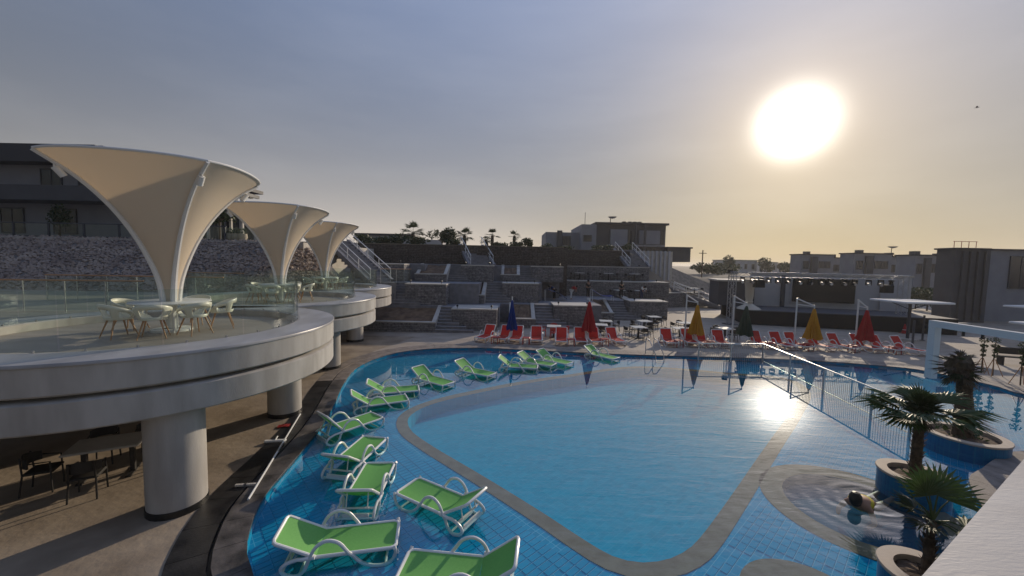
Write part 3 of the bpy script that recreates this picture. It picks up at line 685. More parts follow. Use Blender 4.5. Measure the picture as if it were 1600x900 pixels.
# tulip umbrellas on the balconies
def tulip():
    t = thing('tulip_umbrella', '', 'umbrella')
    prof = [(.13, .72), (.15, .95), (.21, 1.32), (.36, 1.80), (.62, 2.40), (1.0, 3.02), (1.5, 3.58), (2.1, 4.02)]
    NA = 48
    def corner(a):                                     # 0 at a corner, 1 halfway between two corners
        return abs(((a / (PI / 2)) % 1) * 2 - 1)
    def radf(a, f):
        e = 1 - corner(a)
        return 1 - (0.13 * f) * math.sin(e * PI / 2) ** 1.3
    for q in range(4):
        m = MB(); k = NA // 4
        P = smooth_curve([Vector(p) for p in prof], False, 4); mrow = len(P)
        for lay in (0, 1):
            for i in range(k + 1):
                a = PI / 2 * q + PI / 2 * i / k
                for j, p in enumerate(P):
                    f = (j / (mrow - 1)) ** .7; r = p.x * radf(a, f) - .012 * lay
                    z = p.y + lay * .012 + .03 * f * math.sin((1 - corner(a)) * PI / 2)
                    m.v.append(Vector((r * math.cos(a), r * math.sin(a), z)))
        o0 = (k + 1) * mrow
        for i in range(k):
            for j in range(mrow - 1):
                f_ = [i * mrow + j, (i + 1) * mrow + j, (i + 1) * mrow + j + 1, i * mrow + j + 1]
                m.f.append(f_); m.f.append([o0 + v for v in f_[::-1]])
        for i in range(k):
            e1_, e2_ = i * mrow + mrow - 1, (i + 1) * mrow + mrow - 1
            m.f.append([e1_, e2_, o0 + e2_, o0 + e1_])
        m.build('membrane_panel', M_cream, t, True)
        # curved rib along the corner, rim tube along the edge
        a = PI / 2 * q
        pts = [(((p.x + .02) * math.cos(a)), ((p.x + .02) * math.sin(a)), p.y - .03) for p in P]
        MB().tube(pts, [.075 - .035 * i / (len(pts) - 1) for i in range(len(pts))], 8).build('rib', M_rib, t, True)
        rim = []
        for i in range(k + 1):
            a = PI / 2 * q + PI / 2 * i / k; r = P[-1].x * radf(a, 1)
            rim.append((r * math.cos(a), r * math.sin(a), P[-1].y + .03 * math.sin((1 - corner(a)) * PI / 2) - .005))
        MB().tube(rim, .028, 8).build('rim_tube', M_rib, t, True)
        a = PI / 2 * q; cx_, cy_ = 1.83 * math.cos(a), 1.83 * math.sin(a)
        s = MB(); s.tube([(cx_, cy_, 3.80), (cx_, cy_, 3.66)], .02, 6); s.tube([(cx_, cy_, 3.70), (cx_ * .93, cy_ * .93, 3.52)], .065, 10); s.build('spotlight', M_white, t, True)
    MB().lathe([(.0, 0), (.42, 0), (.42, .05), (.40, .06), (.16, .06)], 24).build('base_plate', M_white, t, True)
    MB().tube([(0, 0, .05), (0, 0, 1.5)], .12, 16).build('post', M_rib, t, True)
    return t
tl = tulip(); TUL = []
for i, ((bx_, by_), which, _) in enumerate(BALC):
    pos = (bx_ - .12 + (.22 if i == 0 else 0), by_ + .3, Z_F); va = math.atan2(-by_, -bx_)
    rz = va + R_(18)
    lab = 'cream tulip shaped umbrella over the %s round balcony' % which
    if i == 0: tl.location = pos; tl.rotation_euler = (0, 0, rz); tl['label'] = lab; tl['group'] = 'tulip umbrellas'; TUL.append(tl)
    else: TUL.append(dup(tl, pos, rz, lab, 'tulip umbrellas'))

# balcony tables and shell chairs
def btable():
    t = thing('round_table', '', 'table')
    MB().lathe([(.14, .715), (.80, .715), (.815, .73), (.815, .745), (.80, .755), (.14, .755), (.14, .715)], 48).build('table_top', M_table, t, True)
    for k in range(4):
        a = PI / 4 + k * PI / 2
        MB().tube([(.5 * math.cos(a), .5 * math.sin(a), 0), (.45 * math.cos(a), .45 * math.sin(a), .715)], .022, 8).build('leg', M_rib, t, True)
    return t
def shell_chair():
    t = thing('shell_chair', '', 'chair')
    m = MB(); NA, NV = 36, 11
    def pt(i, j):
        th = -PI + 2 * PI * i / NA                       # 0 at the back (+y)
        bk = (math.cos(th) + 1) / 2
        rim = .445 + .36 * bk ** .55 if bk > .03 else .445
        if j <= 4:
            r = .225 * j / 4; z = .43 + .012 * (j / 4) ** 2 - .01 * (1 - bk) * j / 4
        else:
            f = (j - 4) / (NV - 5); r = .225 + .075 * math.sin(f * PI / 2) + .02 * f; z = .442 + (rim - .445) * f
            if bk < .2: r = .225 + .02 * f
        return Vector((r * 1.02 * math.sin(th), r * math.cos(th) * (1.0), z))
    idx = {}
    for i in range(NA):
        for j in range(NV): idx[i, j] = len(m.v); m.v.append(pt(i, j))
    for i in range(NA):
        th = -PI + 2 * PI * (i + .5) / NA
        for j in range(NV - 1):
            if 5 <= j <= 7 and (abs(th) < .75 or 1.2 < abs(th) < 1.9): continue           # the loops of the backrest and arms
            i2 = (i + 1) % NA
            m.f.append([idx[i, j], idx[i2, j], idx[i2, j + 1], idx[i, j + 1]])
    o = m.build('shell', M_shell, t, True); md = o.modifiers.new('thickness', 'SOLIDIFY'); md.thickness = .016
    for sx in (-1, 1):
        for sy in (-1, 1):
            MB().tube([(sx * .25, sy * .25, 0), (sx * .14, sy * .13, .435)], [.011, .02], 8).build('leg', M_wood, t, True)
    return t
bt, sc = btable(), shell_chair(); bt_used = sc_used = False
def put(proto, first, loc, rz, label, group):
    if not proto.get('placed'):
        proto['placed'] = 1; proto.location = loc; proto.rotation_euler = (0, 0, rz); proto['label'] = label; proto['group'] = group; return proto
    o = dup(proto, loc, rz, label, group); return o
for i, ((bx_, by_), which, _) in enumerate(BALC):
    tx, ty = bx_ - .12 + (.22 if i == 0 else 0), by_ + .3
    put(bt, 0, (tx, ty, Z_F), 0, 'white round table around the umbrella post on the %s balcony' % which, 'round tables on the balconies')
    va = math.atan2(-ty, -tx)                          # towards the camera
    spots = [(-62, 'left'), (-18, 'front left'), (24, 'front right'), (78, 'right'), (150, 'far right'), (-130, 'far left')]
    if i == 2: spots = spots[:4]
    for dg, side in spots:
        a = va + R_(dg); r = 1.03
        put(sc, 0, (tx + r * math.cos(a), ty + r * math.sin(a), Z_F), a - PI / 2 + R_(rnd(-12, 12)), 'cream shell chair on the %s side of the %s balcony table' % (side, which), 'shell chairs on the balconies')

# walkway balustrades with copper handrails
def balustrade(label, a, b, z, n, h=1.05, post=False):
    t = thing('glass_balustrade', label, 'balustrade', (a[0], a[1], z)); a, b = Vector((*a, z)), Vector((*b, z)); d = b - a; H_ = Vector((0, 0, h))
    MB().tube([a + H_, b + H_], .028, 8).build('handrail', M_copper, t, world=True)
    for k in range(n):
        p, q = a + d * ((k + .02) / n), a + d * ((k + .98) / n)
        MB().beam(p + Vector((0, 0, h / 2)), q + Vector((0, 0, h / 2)), .012, h - .04).build('glass_panel', M_glass, t, world=True)
        MB().tube([p, p + Vector((0, 0, h))], .016, 6).build('post', M_steel, t, world=True)
    return t
balustrade('glass balustrade with copper handrail at the left picture edge', (-17.0, 12.2), (-12.4, 12.9), 2.88, 4)
balustrade('glass balustrade with copper handrail behind the nearest balcony', (-19, 15.6), (-12.2, 16.2), 2.88, 6)
balustrade('glass balustrade between the middle and farthest balconies', (-18.5, 20.4), (-14.4, 20.6), 2.88, 4)
balustrade('glass balustrade at the foot of the villa stairs', (-9.6, 27.9), (-7.6, 28.9), 3.1, 2)

# ------------------------------------------------------------------ loungers
def lounger(sling, frame, back_deg):
    t = thing('sun_lounger', '', 'sun lounger')
    # local: foot end at x=0, head end towards +x, rails at z=.33
    w = .33; L0 = 1.22; LB = .69; z = .28; ba = R_(back_deg)
    def ushape(f):                                       # open frame: two rails joined by a rounded end
        pts = [(0, -w), (.55, -w), (.93, -w), (.975, -w + .02), (1, -w + .07), (1, 0), (1, w - .07), (.975, w - .02), (.93, w), (.55, w), (0, w)]
        return [f(u, y) for u, y in pts]
    MB().tube(ushape(lambda u, y: (L0 * (1 - u), y, z)), .029, 8).build('seat_frame', frame, t, True)
    hx, hz_ = math.cos(ba), math.sin(ba)
    MB().tube(ushape(lambda u, y: (L0 + LB * u * hx, y, z + LB * u * hz_)), .029, 8).build('back_frame', frame, t, True)
    m = MB(); n = 8
    def sag(u): return -.025 * math.sin(u * PI)
    for lay in (0, 1):
        for i in range(n + 1):
            for j in range(5):
                y = -w + .01 + (2 * w - .02) * j / 4
                m.v.append(Vector((.02 + (L0 - .02) * i / n, y, z + .012 + sag(j / 4) - lay * .006)))
    k = (n + 1) * 5
    for i in range(n):
        for j in range(4):
            f_ = [i * 5 + j, (i + 1) * 5 + j, (i + 1) * 5 + j + 1, i * 5 + j + 1]; m.f.append(f_); m.f.append([k + v for v in f_[::-1]])
    m.build('seat_sling', sling, t, True)
    m = MB(); n = 6
    for lay in (0, 1):
        for i in range(n + 1):
            s_ = (LB - .02) * i / n
            for j in range(5):
                y = -w + .01 + (2 * w - .02) * j / 4; off = .012 + sag(j / 4) - lay * .006
                m.v.append(Vector((L0 + s_ * hx - off * hz_, y, z + s_ * hz_ + off * hx)))
    k = (n + 1) * 5
    for i in range(n):
        for j in range(4):
            f_ = [i * 5 + j, (i + 1) * 5 + j, (i + 1) * 5 + j + 1, i * 5 + j + 1]; m.f.append(f_); m.f.append([k + v for v in f_[::-1]])
    m.build('back_sling', sling, t, True)
    # the flowing side loops: foot leg, armrest, rear leg
    for sy in (-1, 1):
        y = sy * (w + .045)
        ctl = [(.02, .31), (.0, .20), (.08, .06), (.28, .02), (.52, .10), (.72, .32), (.86, .50), (1.04, .56), (1.20, .48), (1.30, .30), (1.38, .10), (1.50, .02), (1.66, .06), (1.72, .16), (1.62, .25), (1.40, .30), (1.22, .31)]
        cv = smooth_curve([Vector(c) for c in ctl], False, 3)
        MB().tube([(p.x, y - sy * .03 * (1 if p.y < .3 else 0), p.y) for p in cv], .028, 8).build('side_loop', frame, t, True)
    for xx, zz in ((1.70, .11), (1.46, .035), (.16, .04), (1.60, .25)): MB().tube([(xx, -w - .02, zz), (xx, w + .02, zz)], .02, 6).build('crossbar', frame, t, True)
    MB().box(1.67, 1.70, -w * .75, w * .75, .12, .19).build('rear_plate', frame, t)
    e = .42
    for sy in (-1, 1): MB().tube([(L0 + e * hx, sy * .2, z + e * hz_ - .01), (1.62, sy * .2, .25)], .013, 6).build('backrest_prop', frame, t, True)
    return t
PROTO = {}
def put_lounger(sling, key, deg, loc, rz, label, group):
    k = (key, deg)
    if k not in PROTO: PROTO[k] = lounger(sling, M_white, deg)
    return put(PROTO[k], 0, loc, rz, label, group)
zr = Z_L + .01 + .28
GREEN = [  # foot end, hinge (both at rail height), backrest angle, label
    ((625, 833), (498, 848), 27, 'green lounger in shallow water nearest the black gutter, back end left'),
    ((632, 884), (746, 896), 36, 'green lounger cut off by the bottom picture edge'),
    ((636, 758), (708, 789), 33, 'green lounger pointing its raised back towards the beige pool band'),
    ((592, 728), (571, 767), 38, 'green lounger seen from behind, foot end pointing away from camera'),
    ((583, 686), (549, 716), 36, 'green lounger with its back to the pool gutter, second behind the nearest'),
    ((582, 651), (537, 666), 50, 'green lounger with dark upright backrest beside the gutter'),
    ((637, 621), (576, 629), 36, 'green lounger front one of a parallel pair with slim raised backs'),
    ((654, 606), (600, 610), 33, 'green lounger rear one of a parallel pair with slim raised backs'),
    ((703, 600), (666, 590), 33, 'green lounger alone right of the parallel pair'),
    ((768, 585), (734, 578), 33, 'green lounger alone between the parallel pair and the cluster of three'),
    ((838, 573), (800, 571), 36, 'green lounger leftmost of the cluster of three, pale back edge'),
    ((866, 570), (828, 564), 33, 'green lounger middle of the cluster of three'),
    ((892, 568), (856, 560), 33, 'green lounger right one of the cluster of three'),
    ((962, 560), (932, 553), 33, 'green lounger farthest right, in front of red loungers'),
]
for f_, h_, deg, lab in GREEN:
    a, b = at(*f_, zr), at(*h_, zr); d = b - a; rz = math.atan2(d.y, d.x)
    mid = (a + b) / 2; st = mid - Vector((math.cos(rz), math.sin(rz), 0)) * .61
    put_lounger(M_green, 'green', deg, (st.x, st.y, Z_L + .01), rz, lab, 'green loungers in the shallow water')
RED = [(758, 536, -21), (786, 537, -16), (806, 538, -9), (838, 539, -3), (877, 541, -7), (907, 541, -5), (929, 541, -1), (962, 541, 11),
       (1045, 543, -5), (1077, 543, -8), (1099, 544, -4), (1127, 545, -8), (1188, 546, -3), (1222, 548, 2), (1247, 549, 5), (1281, 550, 6), (1316, 551, 6), (1353, 552, 5), (1384, 554, 8), (1420, 556, 10)]
rl = ['leftmost red lounger by the far pool edge', 'second red lounger from the left, left of the blue parasol pole', 'third red lounger from the left, beside the blue parasol pole', 'fourth red lounger from the left, alone before the red dining chairs',
      'fifth red lounger from the left, first before the dark red parasol', 'sixth red lounger from the left, below the dark red parasol', 'seventh red lounger from the left, right of the dark red parasol', 'eighth red lounger, last one left of the steel pool ladder',
      'first red lounger right of the steel pool ladder', 'second red lounger right of the steel pool ladder, below left yellow parasol', 'third red lounger right of the pool ladder, below left yellow parasol', 'fourth red lounger right of the pool ladder, before the dining table',
      'first red lounger behind the diagonal pool fence, right of green parasol', 'second red lounger right of the green parasol', 'third red lounger right of the green parasol', 'red lounger in front of the right yellow parasol',
      'red lounger just right of the right yellow parasol', 'red lounger left of the right dark red parasol', 'red lounger just right of the right dark red parasol', 'rightmost red lounger of the row']
for (x, y, dg), lab in zip(RED, rl):
    p = at(x, y - 4); rz = PI / 2 + R_(dg) * 1.0           # foot towards the camera, turned to the right by dg
    st = p - Vector((math.cos(rz), math.sin(rz), 0)) * .75
    put_lounger(M_red, 'red', 58, (st.x, st.y, .006), rz, lab, 'red loungers along the far pool edge')
def side_table(label, x, y):
    p = at(x, y); t = thing('side_table', label, 'side table', p, rnd(-.3, .3), 'red side tables between the loungers')
    MB().bbox(-.22, .22, -.22, .22, .38, .42, .015).build('table_top', M_redpl, t)
    for sx in (-1, 1):
        for sy in (-1, 1): MB().beam((sx * .19, sy * .19, 0), (sx * .18, sy * .18, .38), .035).build('leg', M_redpl, t)
for x, y, lab in [(774, 537, 'red side table between the first and second red loungers'), (822, 538, 'red side table between the third and fourth red loungers'), (892, 540, 'red side table left of the lounger below the dark red parasol'), (944, 540, 'red side table left of the last lounger before the ladder'),
                  (1060, 542, 'side table right of the first lounger past the ladder'), (1110, 543, 'side table between the third and fourth loungers past the ladder'), (1203, 546, 'side table right of the first lounger past the green parasol'), (1262, 548, 'side table left of the right yellow parasol'), (1334, 550, 'red side table left of the right dark red parasol'), (1398, 553, 'red side table beside the rightmost red lounger')]:
    side_table(lab, x, y)

# ------------------------------------------------------------------ closed cantilever parasols
def parasol(label, px, py, color, hgt, pole_dx, tilt=0.0, straight=False):
    p = at(px, py); t = thing('closed_parasol', label, 'parasol', p, 0, 'closed parasols on the pool deck')
    n = 24; m = MB(); rows = [(.05, hgt), (.10, hgt - .12), (.17, hgt - .5), (.27, hgt - 1.0), (.36, hgt - 1.4), (.45, hgt - 1.75), (.47, hgt - 1.8)]
    for i in range(n):
        a = 2 * PI * i / n
        for j, (r, z) in enumerate(rows):
            rr = r * (.62 if straight and color == 'blue' else .86) * (1 + (.26 if i % 2 else -.26) * min(1, j / 3)) * (1 + .08 * math.sin(3 * a + px)); m.v.append(Vector((rr * math.cos(a), rr * math.sin(a), z + (.05 * math.sin(5 * a) if j > 4 else 0))))
    k = len(rows)
    for i in range(n):
        for j in range(k - 1): m.f.append([i * k + j, i * k + j + 1, ((i + 1) % n) * k + j + 1, ((i + 1) % n) * k + j])
    m.build('folded_canopy', CLOTH[color], t, False)
    MB().tube([(0, 0, hgt - 1.95), (0, 0, hgt + .22)], .03, 8).build('canopy_pole', M_rib, t)
    if straight:
        MB().tube([(0, 0, .04), (0, 0, hgt - 1.9)], .03, 8).build('pole', M_rib, t)
        MB().lathe([(0, 0), (.3, 0), (.3, .06), (.04, .1)], 20).build('base', M_conc, t, True)
    else:
        q = Vector((pole_dx, .15, 0))
        MB().tube([q + Vector((0, 0, .03)), q + Vector((0, 0, hgt + .6))], .045, 10).build('pole', M_rib, t)
        MB().tube([q + Vector((0, 0, hgt + .57)), (0, 0, hgt + .15)], .035, 8).build('arm', M_rib, t)
        MB().tube([q + Vector((0, 0, hgt + .22)), (0, 0, hgt + .12)], .025, 8).build('strut', M_rib, t)
        MB().bbox(q.x - .4, q.x + .4, q.y - .4, q.y + .4, 0, .09, .02).build('base', M_conc, t)
    return t
parasol('closed blue parasol behind the leftmost red loungers', 799, 533, 'blue', 2.52, 0, straight=True)
parasol('closed dark red parasol in front of the stone stairs', 919, 535, 'red', 2.52, 0, straight=True)
parasol('closed yellow parasol left of the stage truss', 1087, 538, 'yellow', 2.45, -.62)
parasol('closed dark green parasol beside the stage truss', 1163, 540, 'green', 2.45, -.7)
parasol('closed yellow parasol before the black stage front', 1268, 545, 'yellow', 2.42, -.95)
parasol('closed dark red parasol right of the stage screen', 1350, 547, 'red', 2.4, -.42)

# ------------------------------------------------------------------ dining sets
def dtable():
    t = thing('dining_table', '', 'table')
    MB().bbox(-.45, .45, -.45, .45, .72, .75, .012).build('table_top', M_table, t)
    MB().box(-.05, .05, -.05, .05, .03, .72).build('pedestal', M_dark, t); MB().box(-.28, .28, -.28, .28, 0, .03).build('foot_plate', M_dark, t)
    return t
def dchair(m1, nm='dining_chair'):
    t = thing(nm, '', 'chair')
    m = MB()
    for j in range(2): m.bbox(-.22, .22, -.22, .22, .42, .46, .02)
    MB().bbox(-.22, .22, -.22, .22, .42, .46, .02).build('seat', m1, t)
    m = MB()                                            # curved back facing -y
    for i in range(9):
        a = R_(-62 + 124 * i / 8)
        for r in (.26, .285):
            for z in (.56, .80 - .06 * abs(a)): m.v.append(Vector((r * math.sin(a), r * math.cos(a) - .02, z)))
    for i in range(8):
        o = i * 4; q = o + 4; m.f += [[o, q, q + 1, o + 1], [o + 2, o + 3, q + 3, q + 2], [o + 1, q + 1, q + 3, o + 3], [o, o + 2, q + 2, q]]
    m.f += [[0, 1, 3, 2], [32, 34, 35, 33]]
    m.build('backrest', m1, t, True)
    for sx in (-1, 1):
        MB().tube([(sx * .21, -.2, 0), (sx * .20, -.18, .64), (sx * .235, .1, .66)], .016, 6).build('armrest', m1, t)
        MB().tube([(sx * .21, .26, 0), (sx * .19, .21, .42), (sx * .17, .24, .78)], .016, 6).build('leg', m1, t)
    return t
dt = dtable(); dc = dchair(M_dark); dr = dchair(M_redpl); dt['used'] = 0
DT = [(865, 527, 'behind the fourth red lounger', 'r'), (946, 517, 'right of the dark red parasol, rear one', 'd'), (938, 524, 'right of the dark red parasol, front one', 'd'), (1021, 509, 'below the stone wall, farthest back', 'd'), (1006, 517, 'in the middle before the stone wall', 'd'),
      (997, 528, 'left of the pool ladder', 'd'), (1069, 520, 'behind the left yellow parasol', 'd'), (1062, 530, 'left of the left yellow parasol', 'd'), (1132, 530, 'between the left yellow and green parasols', 'd')]
for x, y, wh, kind in DT:
    p = at(x, y); rz = rnd(-.2, .2)
    put(dt, 0, p, rz, 'white topped dining table ' + wh, 'dining tables on the pool deck')
    ch = dr if kind == 'r' else dc
    for ang_, nm in ((0, 'right'), (90, 'far'), (180, 'left'), (270, 'near')):
        if kind == 'd' and nm == 'far' and x in (938, 1062, 1006): continue
        a = R_(ang_) + rz; q = p + Vector((math.cos(a), math.sin(a), 0)) * .72
        put(ch, 0, q, a - PI / 2 + rnd(-.25, .25), '%s chair, %s side of table %s' % ('dark red' if kind == 'r' else 'dark', nm, wh), 'dining chairs on the pool deck')
# set under the nearest balcony
p = at(172, 742)
t = thing('dining_table', 'long pale table in shade under the nearest balcony', 'table', p, R_(28))
MB().bbox(-.6, .6, -.4, .4, .70, .74, .015).build('table_top', M_conc, t)
for sx in (-1, 1):
    MB().box(sx * .38 - .05, sx * .38 + .05, -.3, .3, 0, .04).build('foot_plate', M_dark, t); MB().box(sx * .38 - .04, sx * .38 + .04, -.05, .05, .04, .70).build('pedestal', M_dark, t)
for dx, dy, rz, nm in ((-.92, -.15, 90, 'left end'), (-.05, -.78, 180, 'near side'), (.92, .1, -90, 'right end'), (-.35, .75, 0, 'far left side'), (.45, .75, 0, 'far right side')):
    M = Matrix.Rotation(R_(28), 4, 'Z'); q = p + (M @ Vector((dx, dy, 0)))
    put(dc, 0, q, R_(28) + R_(rz) , 'dark rattan chair at the %s of the table under the balcony' % nm, 'chairs under the nearest balcony')
# tables up on the terraces
for x, y, z, wh in ((968, 458, 1.5, 'left one on the middle right of the lower terrace'), (1000, 456, 1.5, 'right one on the lower terrace below the long wall'), (905, 430, 3.06, 'leftmost on the long upper terrace'), (950, 430, 3.06, 'in the middle of the long upper terrace'), (990, 430, 3.06, 'at the right of the long upper terrace'), (1085, 452, 1.5, 'near the right end of the long wall')):
    p = at(x, y, z)
    if z > 3: p = Vector((X(x, 41.2), 41.2, 3.1))
    else: p = Vector((X(x, 38.6 if x < 1050 else 45), 38.6 if x < 1050 else 45, 1.5))
    put(dt, 0, p, rnd(-.2, .2), 'white topped table ' + wh, 'tables on the terraces')
    for s_, nm in ((-1, 'left'), (1, 'right')): put(dc, 0, p + Vector((s_ * .75, 0, 0)), -s_ * PI / 2 * 1.0, 'dark chair %s of the table %s' % (nm, wh), 'chairs on the terraces')

# ------------------------------------------------------------------ pool fences, ladder
def fence(label, a, b, h, n, zb, posts):
    t = thing('pool_fence', label, 'fence', (a[0], a[1], zb)); a, b = Vector((a[0], a[1], zb)), Vector((b[0], b[1], zb)); d = b - a
    MB().beam(a + Vector((0, 0, h)), b + Vector((0, 0, h)), .04, .04).build('top_rail', M_rib, t, world=True)
    MB().beam(a + Vector((0, 0, .12)), b + Vector((0, 0, .12)), .03).build('bottom_rail', M_dsteel, t, world=True)
    me = MB().tube([(0, 0, .12), (0, 0, h - .02)], .0075, 6).mesh('picket'); me.materials.append(M_steel)
    for k in range(n):
        o = bpy.data.objects.new('picket', me); COL.objects.link(o); o.parent = t; o.location = d * ((k + .5) / n)
    for q in posts:
        p = a + d * q; MB().beam(p, p + Vector((0, 0, h - .028)), .05, .05, (0, 1, 0)).build('post', M_steel, t, world=True)
A_, B_, C_ = at(1092, 537, .8), at(1193, 538, .8), at(1425, 632, .8)
fence('low steel picket fence along the far pool edge', A_, B_, 1.02, 34, Z_L + .01, (0, .5))
fence('steel picket fence crossing the pool diagonally with white top rail', B_, C_, 1.02, 88, Z_L + .01, (0, .28, .55, .83, 1))
p = at(1012, 556)
t = thing('pool_ladder', 'bent steel handrails of the ladder at the far pool edge', 'ladder', (p.x, p.y, 0))
for sx in (0, .42):
    MB().tube([(sx, .35, 0), (sx, .35, .75), (sx, .28, .88), (sx, .15, .9), (sx + .06, -.1, .8), (sx + .22, -.5, .2), (sx + .26, -.55, -.2)], .022, 8).build('handrail', M_steel, t, True)
for k in range(2): MB().box(.27, .66, -.62 + .0, -.5, -.12 + k * -.1, -.10 + k * -.1).build('rung', M_steel, t)

# ------------------------------------------------------------------ palm planters and fan palms
def fan_leaf(base, direc, pet, rad, droop, nl=20, spread=200):
    """a fan leaf: stalk plus folded blades"""
    m = MB(); d = Vector(direc).normalized(); b = Vector(base); side = d.cross(Vector((0, 0, 1)))
    if side.length < .1: side = Vector((1, 0, 0))
    side.normalize(); nrm_ = side.cross(d)
    tip = b + d * pet + Vector((0, 0, -droop * pet * .3))
    m.tube([b, b + d * pet * .5 + Vector((0, 0, .03)), tip], [.016, .012, .009], 5)
    for k in range(nl):
        a = R_(-spread / 2 + spread * k / (nl - 1)); L = rad * (1 - .28 * abs(a) / R_(spread / 2)) * rnd(.88, 1.08)
        v = (d * math.cos(a) + side * math.sin(a)).normalized(); w = v.cross(nrm_).normalized() * rad * .045
        p1 = tip + v * L * .55 + nrm_ * rnd(-.02, .02) * rad; p2 = tip + v * L + Vector((0, 0, -droop * L * rnd(.25, .5))) + nrm_ * rnd(-.05, .05) * rad
        f = nrm_ * rad * .022
        m.add([tip, p1 - w + f, p1, p1 + w + f, p2], [(0, 1, 2), (0, 2, 3), (1, 4, 2), (2, 4, 3)])
    return m
def trunk(h, r0, r1, lean=(0, 0), boots=60, mat_=None):
    m = MB(); n = 10; pts = []; rs = []
    for i in range(n + 1):
        f = i / n; pts.append((lean[0] * f * f, lean[1] * f * f, h * f)); rs.append(r0 + (r1 - r0) * f + rnd(-.01, .01))
    m.tube(pts, rs, 12)
    for k in range(boots):                              # old leaf bases
        f = rnd(.05, 1); a = k * 2.4; r = r0 + (r1 - r0) * f; c = Vector((lean[0] * f * f, lean[1] * f * f, h * f)); o = Vector((math.cos(a), math.sin(a), 0)); s_ = Vector((-o.y, o.x, 0))
        m.add([c + o * (r - .01) - s_ * .035, c + o * (r - .01) + s_ * .035, c + o * (r + .07) + Vector((0, 0, .09)), c + o * (r + .01) + Vector((0, 0, .03))], [(0, 1, 2), (0, 3, 1), (1, 3, 2), (0, 2, 3)])
    return m
def island(label, cx, cy, r, zt, plants=True):
    t = thing('round_planter', label, 'planter', (cx, cy, Z_L), 0, 'round palm planters standing in the pool')
    c = (cx, cy, 0)
    MB().lathe([(r, Z_L), (r, zt - .05)], 48, c).build('tiled_side', M_bluetile, t, True, True)
    MB().lathe([(r - .17, zt - .12), (r - .17, zt), (r + .02, zt), (r + .03, zt - .02), (r + .02, zt - .05), (r - .05, zt - .05)], 48, c).build('stone_rim', M_planterstone, t, True, True)
    m = MB(); m.lathe([(0, zt - .05), (r * .4, zt - .06), (r - .16, zt - .1)], 32, c)
    for v in m.v: v.z += rnd(-.02, .02)
    m.build('soil', M_soil, t, True, True)
ISL = [(*at(1428, 738, .32).to_2d(), .60, .32, 'round blue tiled planter holding the middle palm'), (*at(1506, 677, .32).to_2d(), .84, .32, 'round blue tiled planter holding the wrapped palm'), (*at(1447, 893, .32).to_2d(), .52, .32, 'round blue tiled planter of the small palm beside the ledge')]
for cx, cy, r, zt, lab in ISL: island(lab, cx, cy, r, zt)
# middle palm: dense dark tuft with a few open fans
c = ISL[0]; t = thing('fan_palm', 'stout fan palm with dark dense crown in the middle planter', 'palm tree', (c[0] + .02, c[1], c[3] - .08))
trunk(1.5, .105, .085, (.03, .02), 130).build('trunk', M_trunk, t)
for k in range(44):                                    # upright, half closed young fans
    a = k * 2.4; e = rnd(-.1, 1.5); dd = Vector((math.cos(a) * math.cos(e), math.sin(a) * math.cos(e), math.sin(e)))
    fan_leaf((0.03, .02, rnd(1.3, 1.6)), dd, rnd(.06, .2), rnd(.32, .46), .15, 14, 120).build('frond', M_leafd, t)
for a, e, L in ((185, 12, .55), (165, 20, .5), (200, -2, .45), (5, 2, .6), (-15, 10, .55), (22, -8, .5), (250, 15, .4), (300, 5, .45), (95, 10, .45), (60, 25, .5), (175, 30, .6), (12, 25, .6), (215, 12, .5), (-40, 18, .55), (140, 8, .5)):
    e, a = R_(e), R_(a); fan_leaf((0.03, .02, 1.45), (math.cos(a) * math.cos(e), math.sin(a) * math.cos(e), math.sin(e)), L * 1.0, .74, .45, 22, 130).build('frond', M_leaf, t)
for k in range(24):
    a = k * 2.4; e = R_(rnd(-75, -35)); fan_leaf((.03, .02, 1.36), (math.cos(a) * math.cos(e), math.sin(a) * math.cos(e), math.sin(e)), .12, .26, .3, 7, 90).build('dry_frond', M_drythatch, t)
# wrapped palm
c = ISL[1]; t = thing('wrapped_palm', 'tall thick palm with bundled dry crown in the far round planter', 'palm tree', (c[0] - .05, c[1], c[3] - .08))
trunk(1.75, .21, .14, (-.04, .05), 150).build('trunk', M_trunk, t)
m = MB(); m.lathe([(.0, 1.62), (.16, 1.66), (.24, 1.8), (.27, 1.95), (.25, 2.1), (.18, 2.2), (0, 2.24)], 20, (-.2, .05, 0))
for v in m.v: v += Vector((rnd(-.04, .04), rnd(-.04, .04), rnd(-.05, .05)))
m.build('bundled_crown', M_drythatch, t)
for k in range(70):
    a = k * 2.4; e = R_(rnd(-50, 40)); b = Vector((-.2, .05, rnd(1.7, 2.15))); dd = Vector((math.cos(a) * math.cos(e), math.sin(a) * math.cos(e), math.sin(e)))
    fan_leaf(b + dd * .1, dd, .10, rnd(.30, .48), .12, 7, 50).build('dry_frond', M_drythatch if k % 3 else M_leafd, t)
m = MB(); foliage(m, [((.0, 0, .1), (.5, .5, .15))], 60, .07); m.build('weeds', M_leafd, t)['kind'] = 'stuff'
# small palm at the ledge
c = ISL[2]; t = thing('small_fan_palm', 'small fan palm with open leaves beside the pale ledge', 'palm tree', (c[0] + .0, c[1] + .0, c[3] - .08))
trunk(.85, .07, .05, (.08, .05), 70).build('trunk', M_trunk, t)
for a, e, L, rr in ((150, 55, .45, .5), (60, 62, .55, .55), (20, 35, .65, .62), (-20, 5, .5, .62), (100, 75, .5, .5), (185, 30, .35, .42), (-60, 10, .35, .45), (35, 50, .7, .55), (-35, -15, .45, .5), (210, 10, .3, .4), (120, 30, .3, .4)):
    a, e = R_(a), R_(e); fan_leaf((.08, .05, .83), (math.cos(a) * math.cos(e), math.sin(a) * math.cos(e), math.sin(e)), L * .75, rr * .95, .3, 18, 165).build('frond', M_leaf if rr > .47 else M_leafd, t)

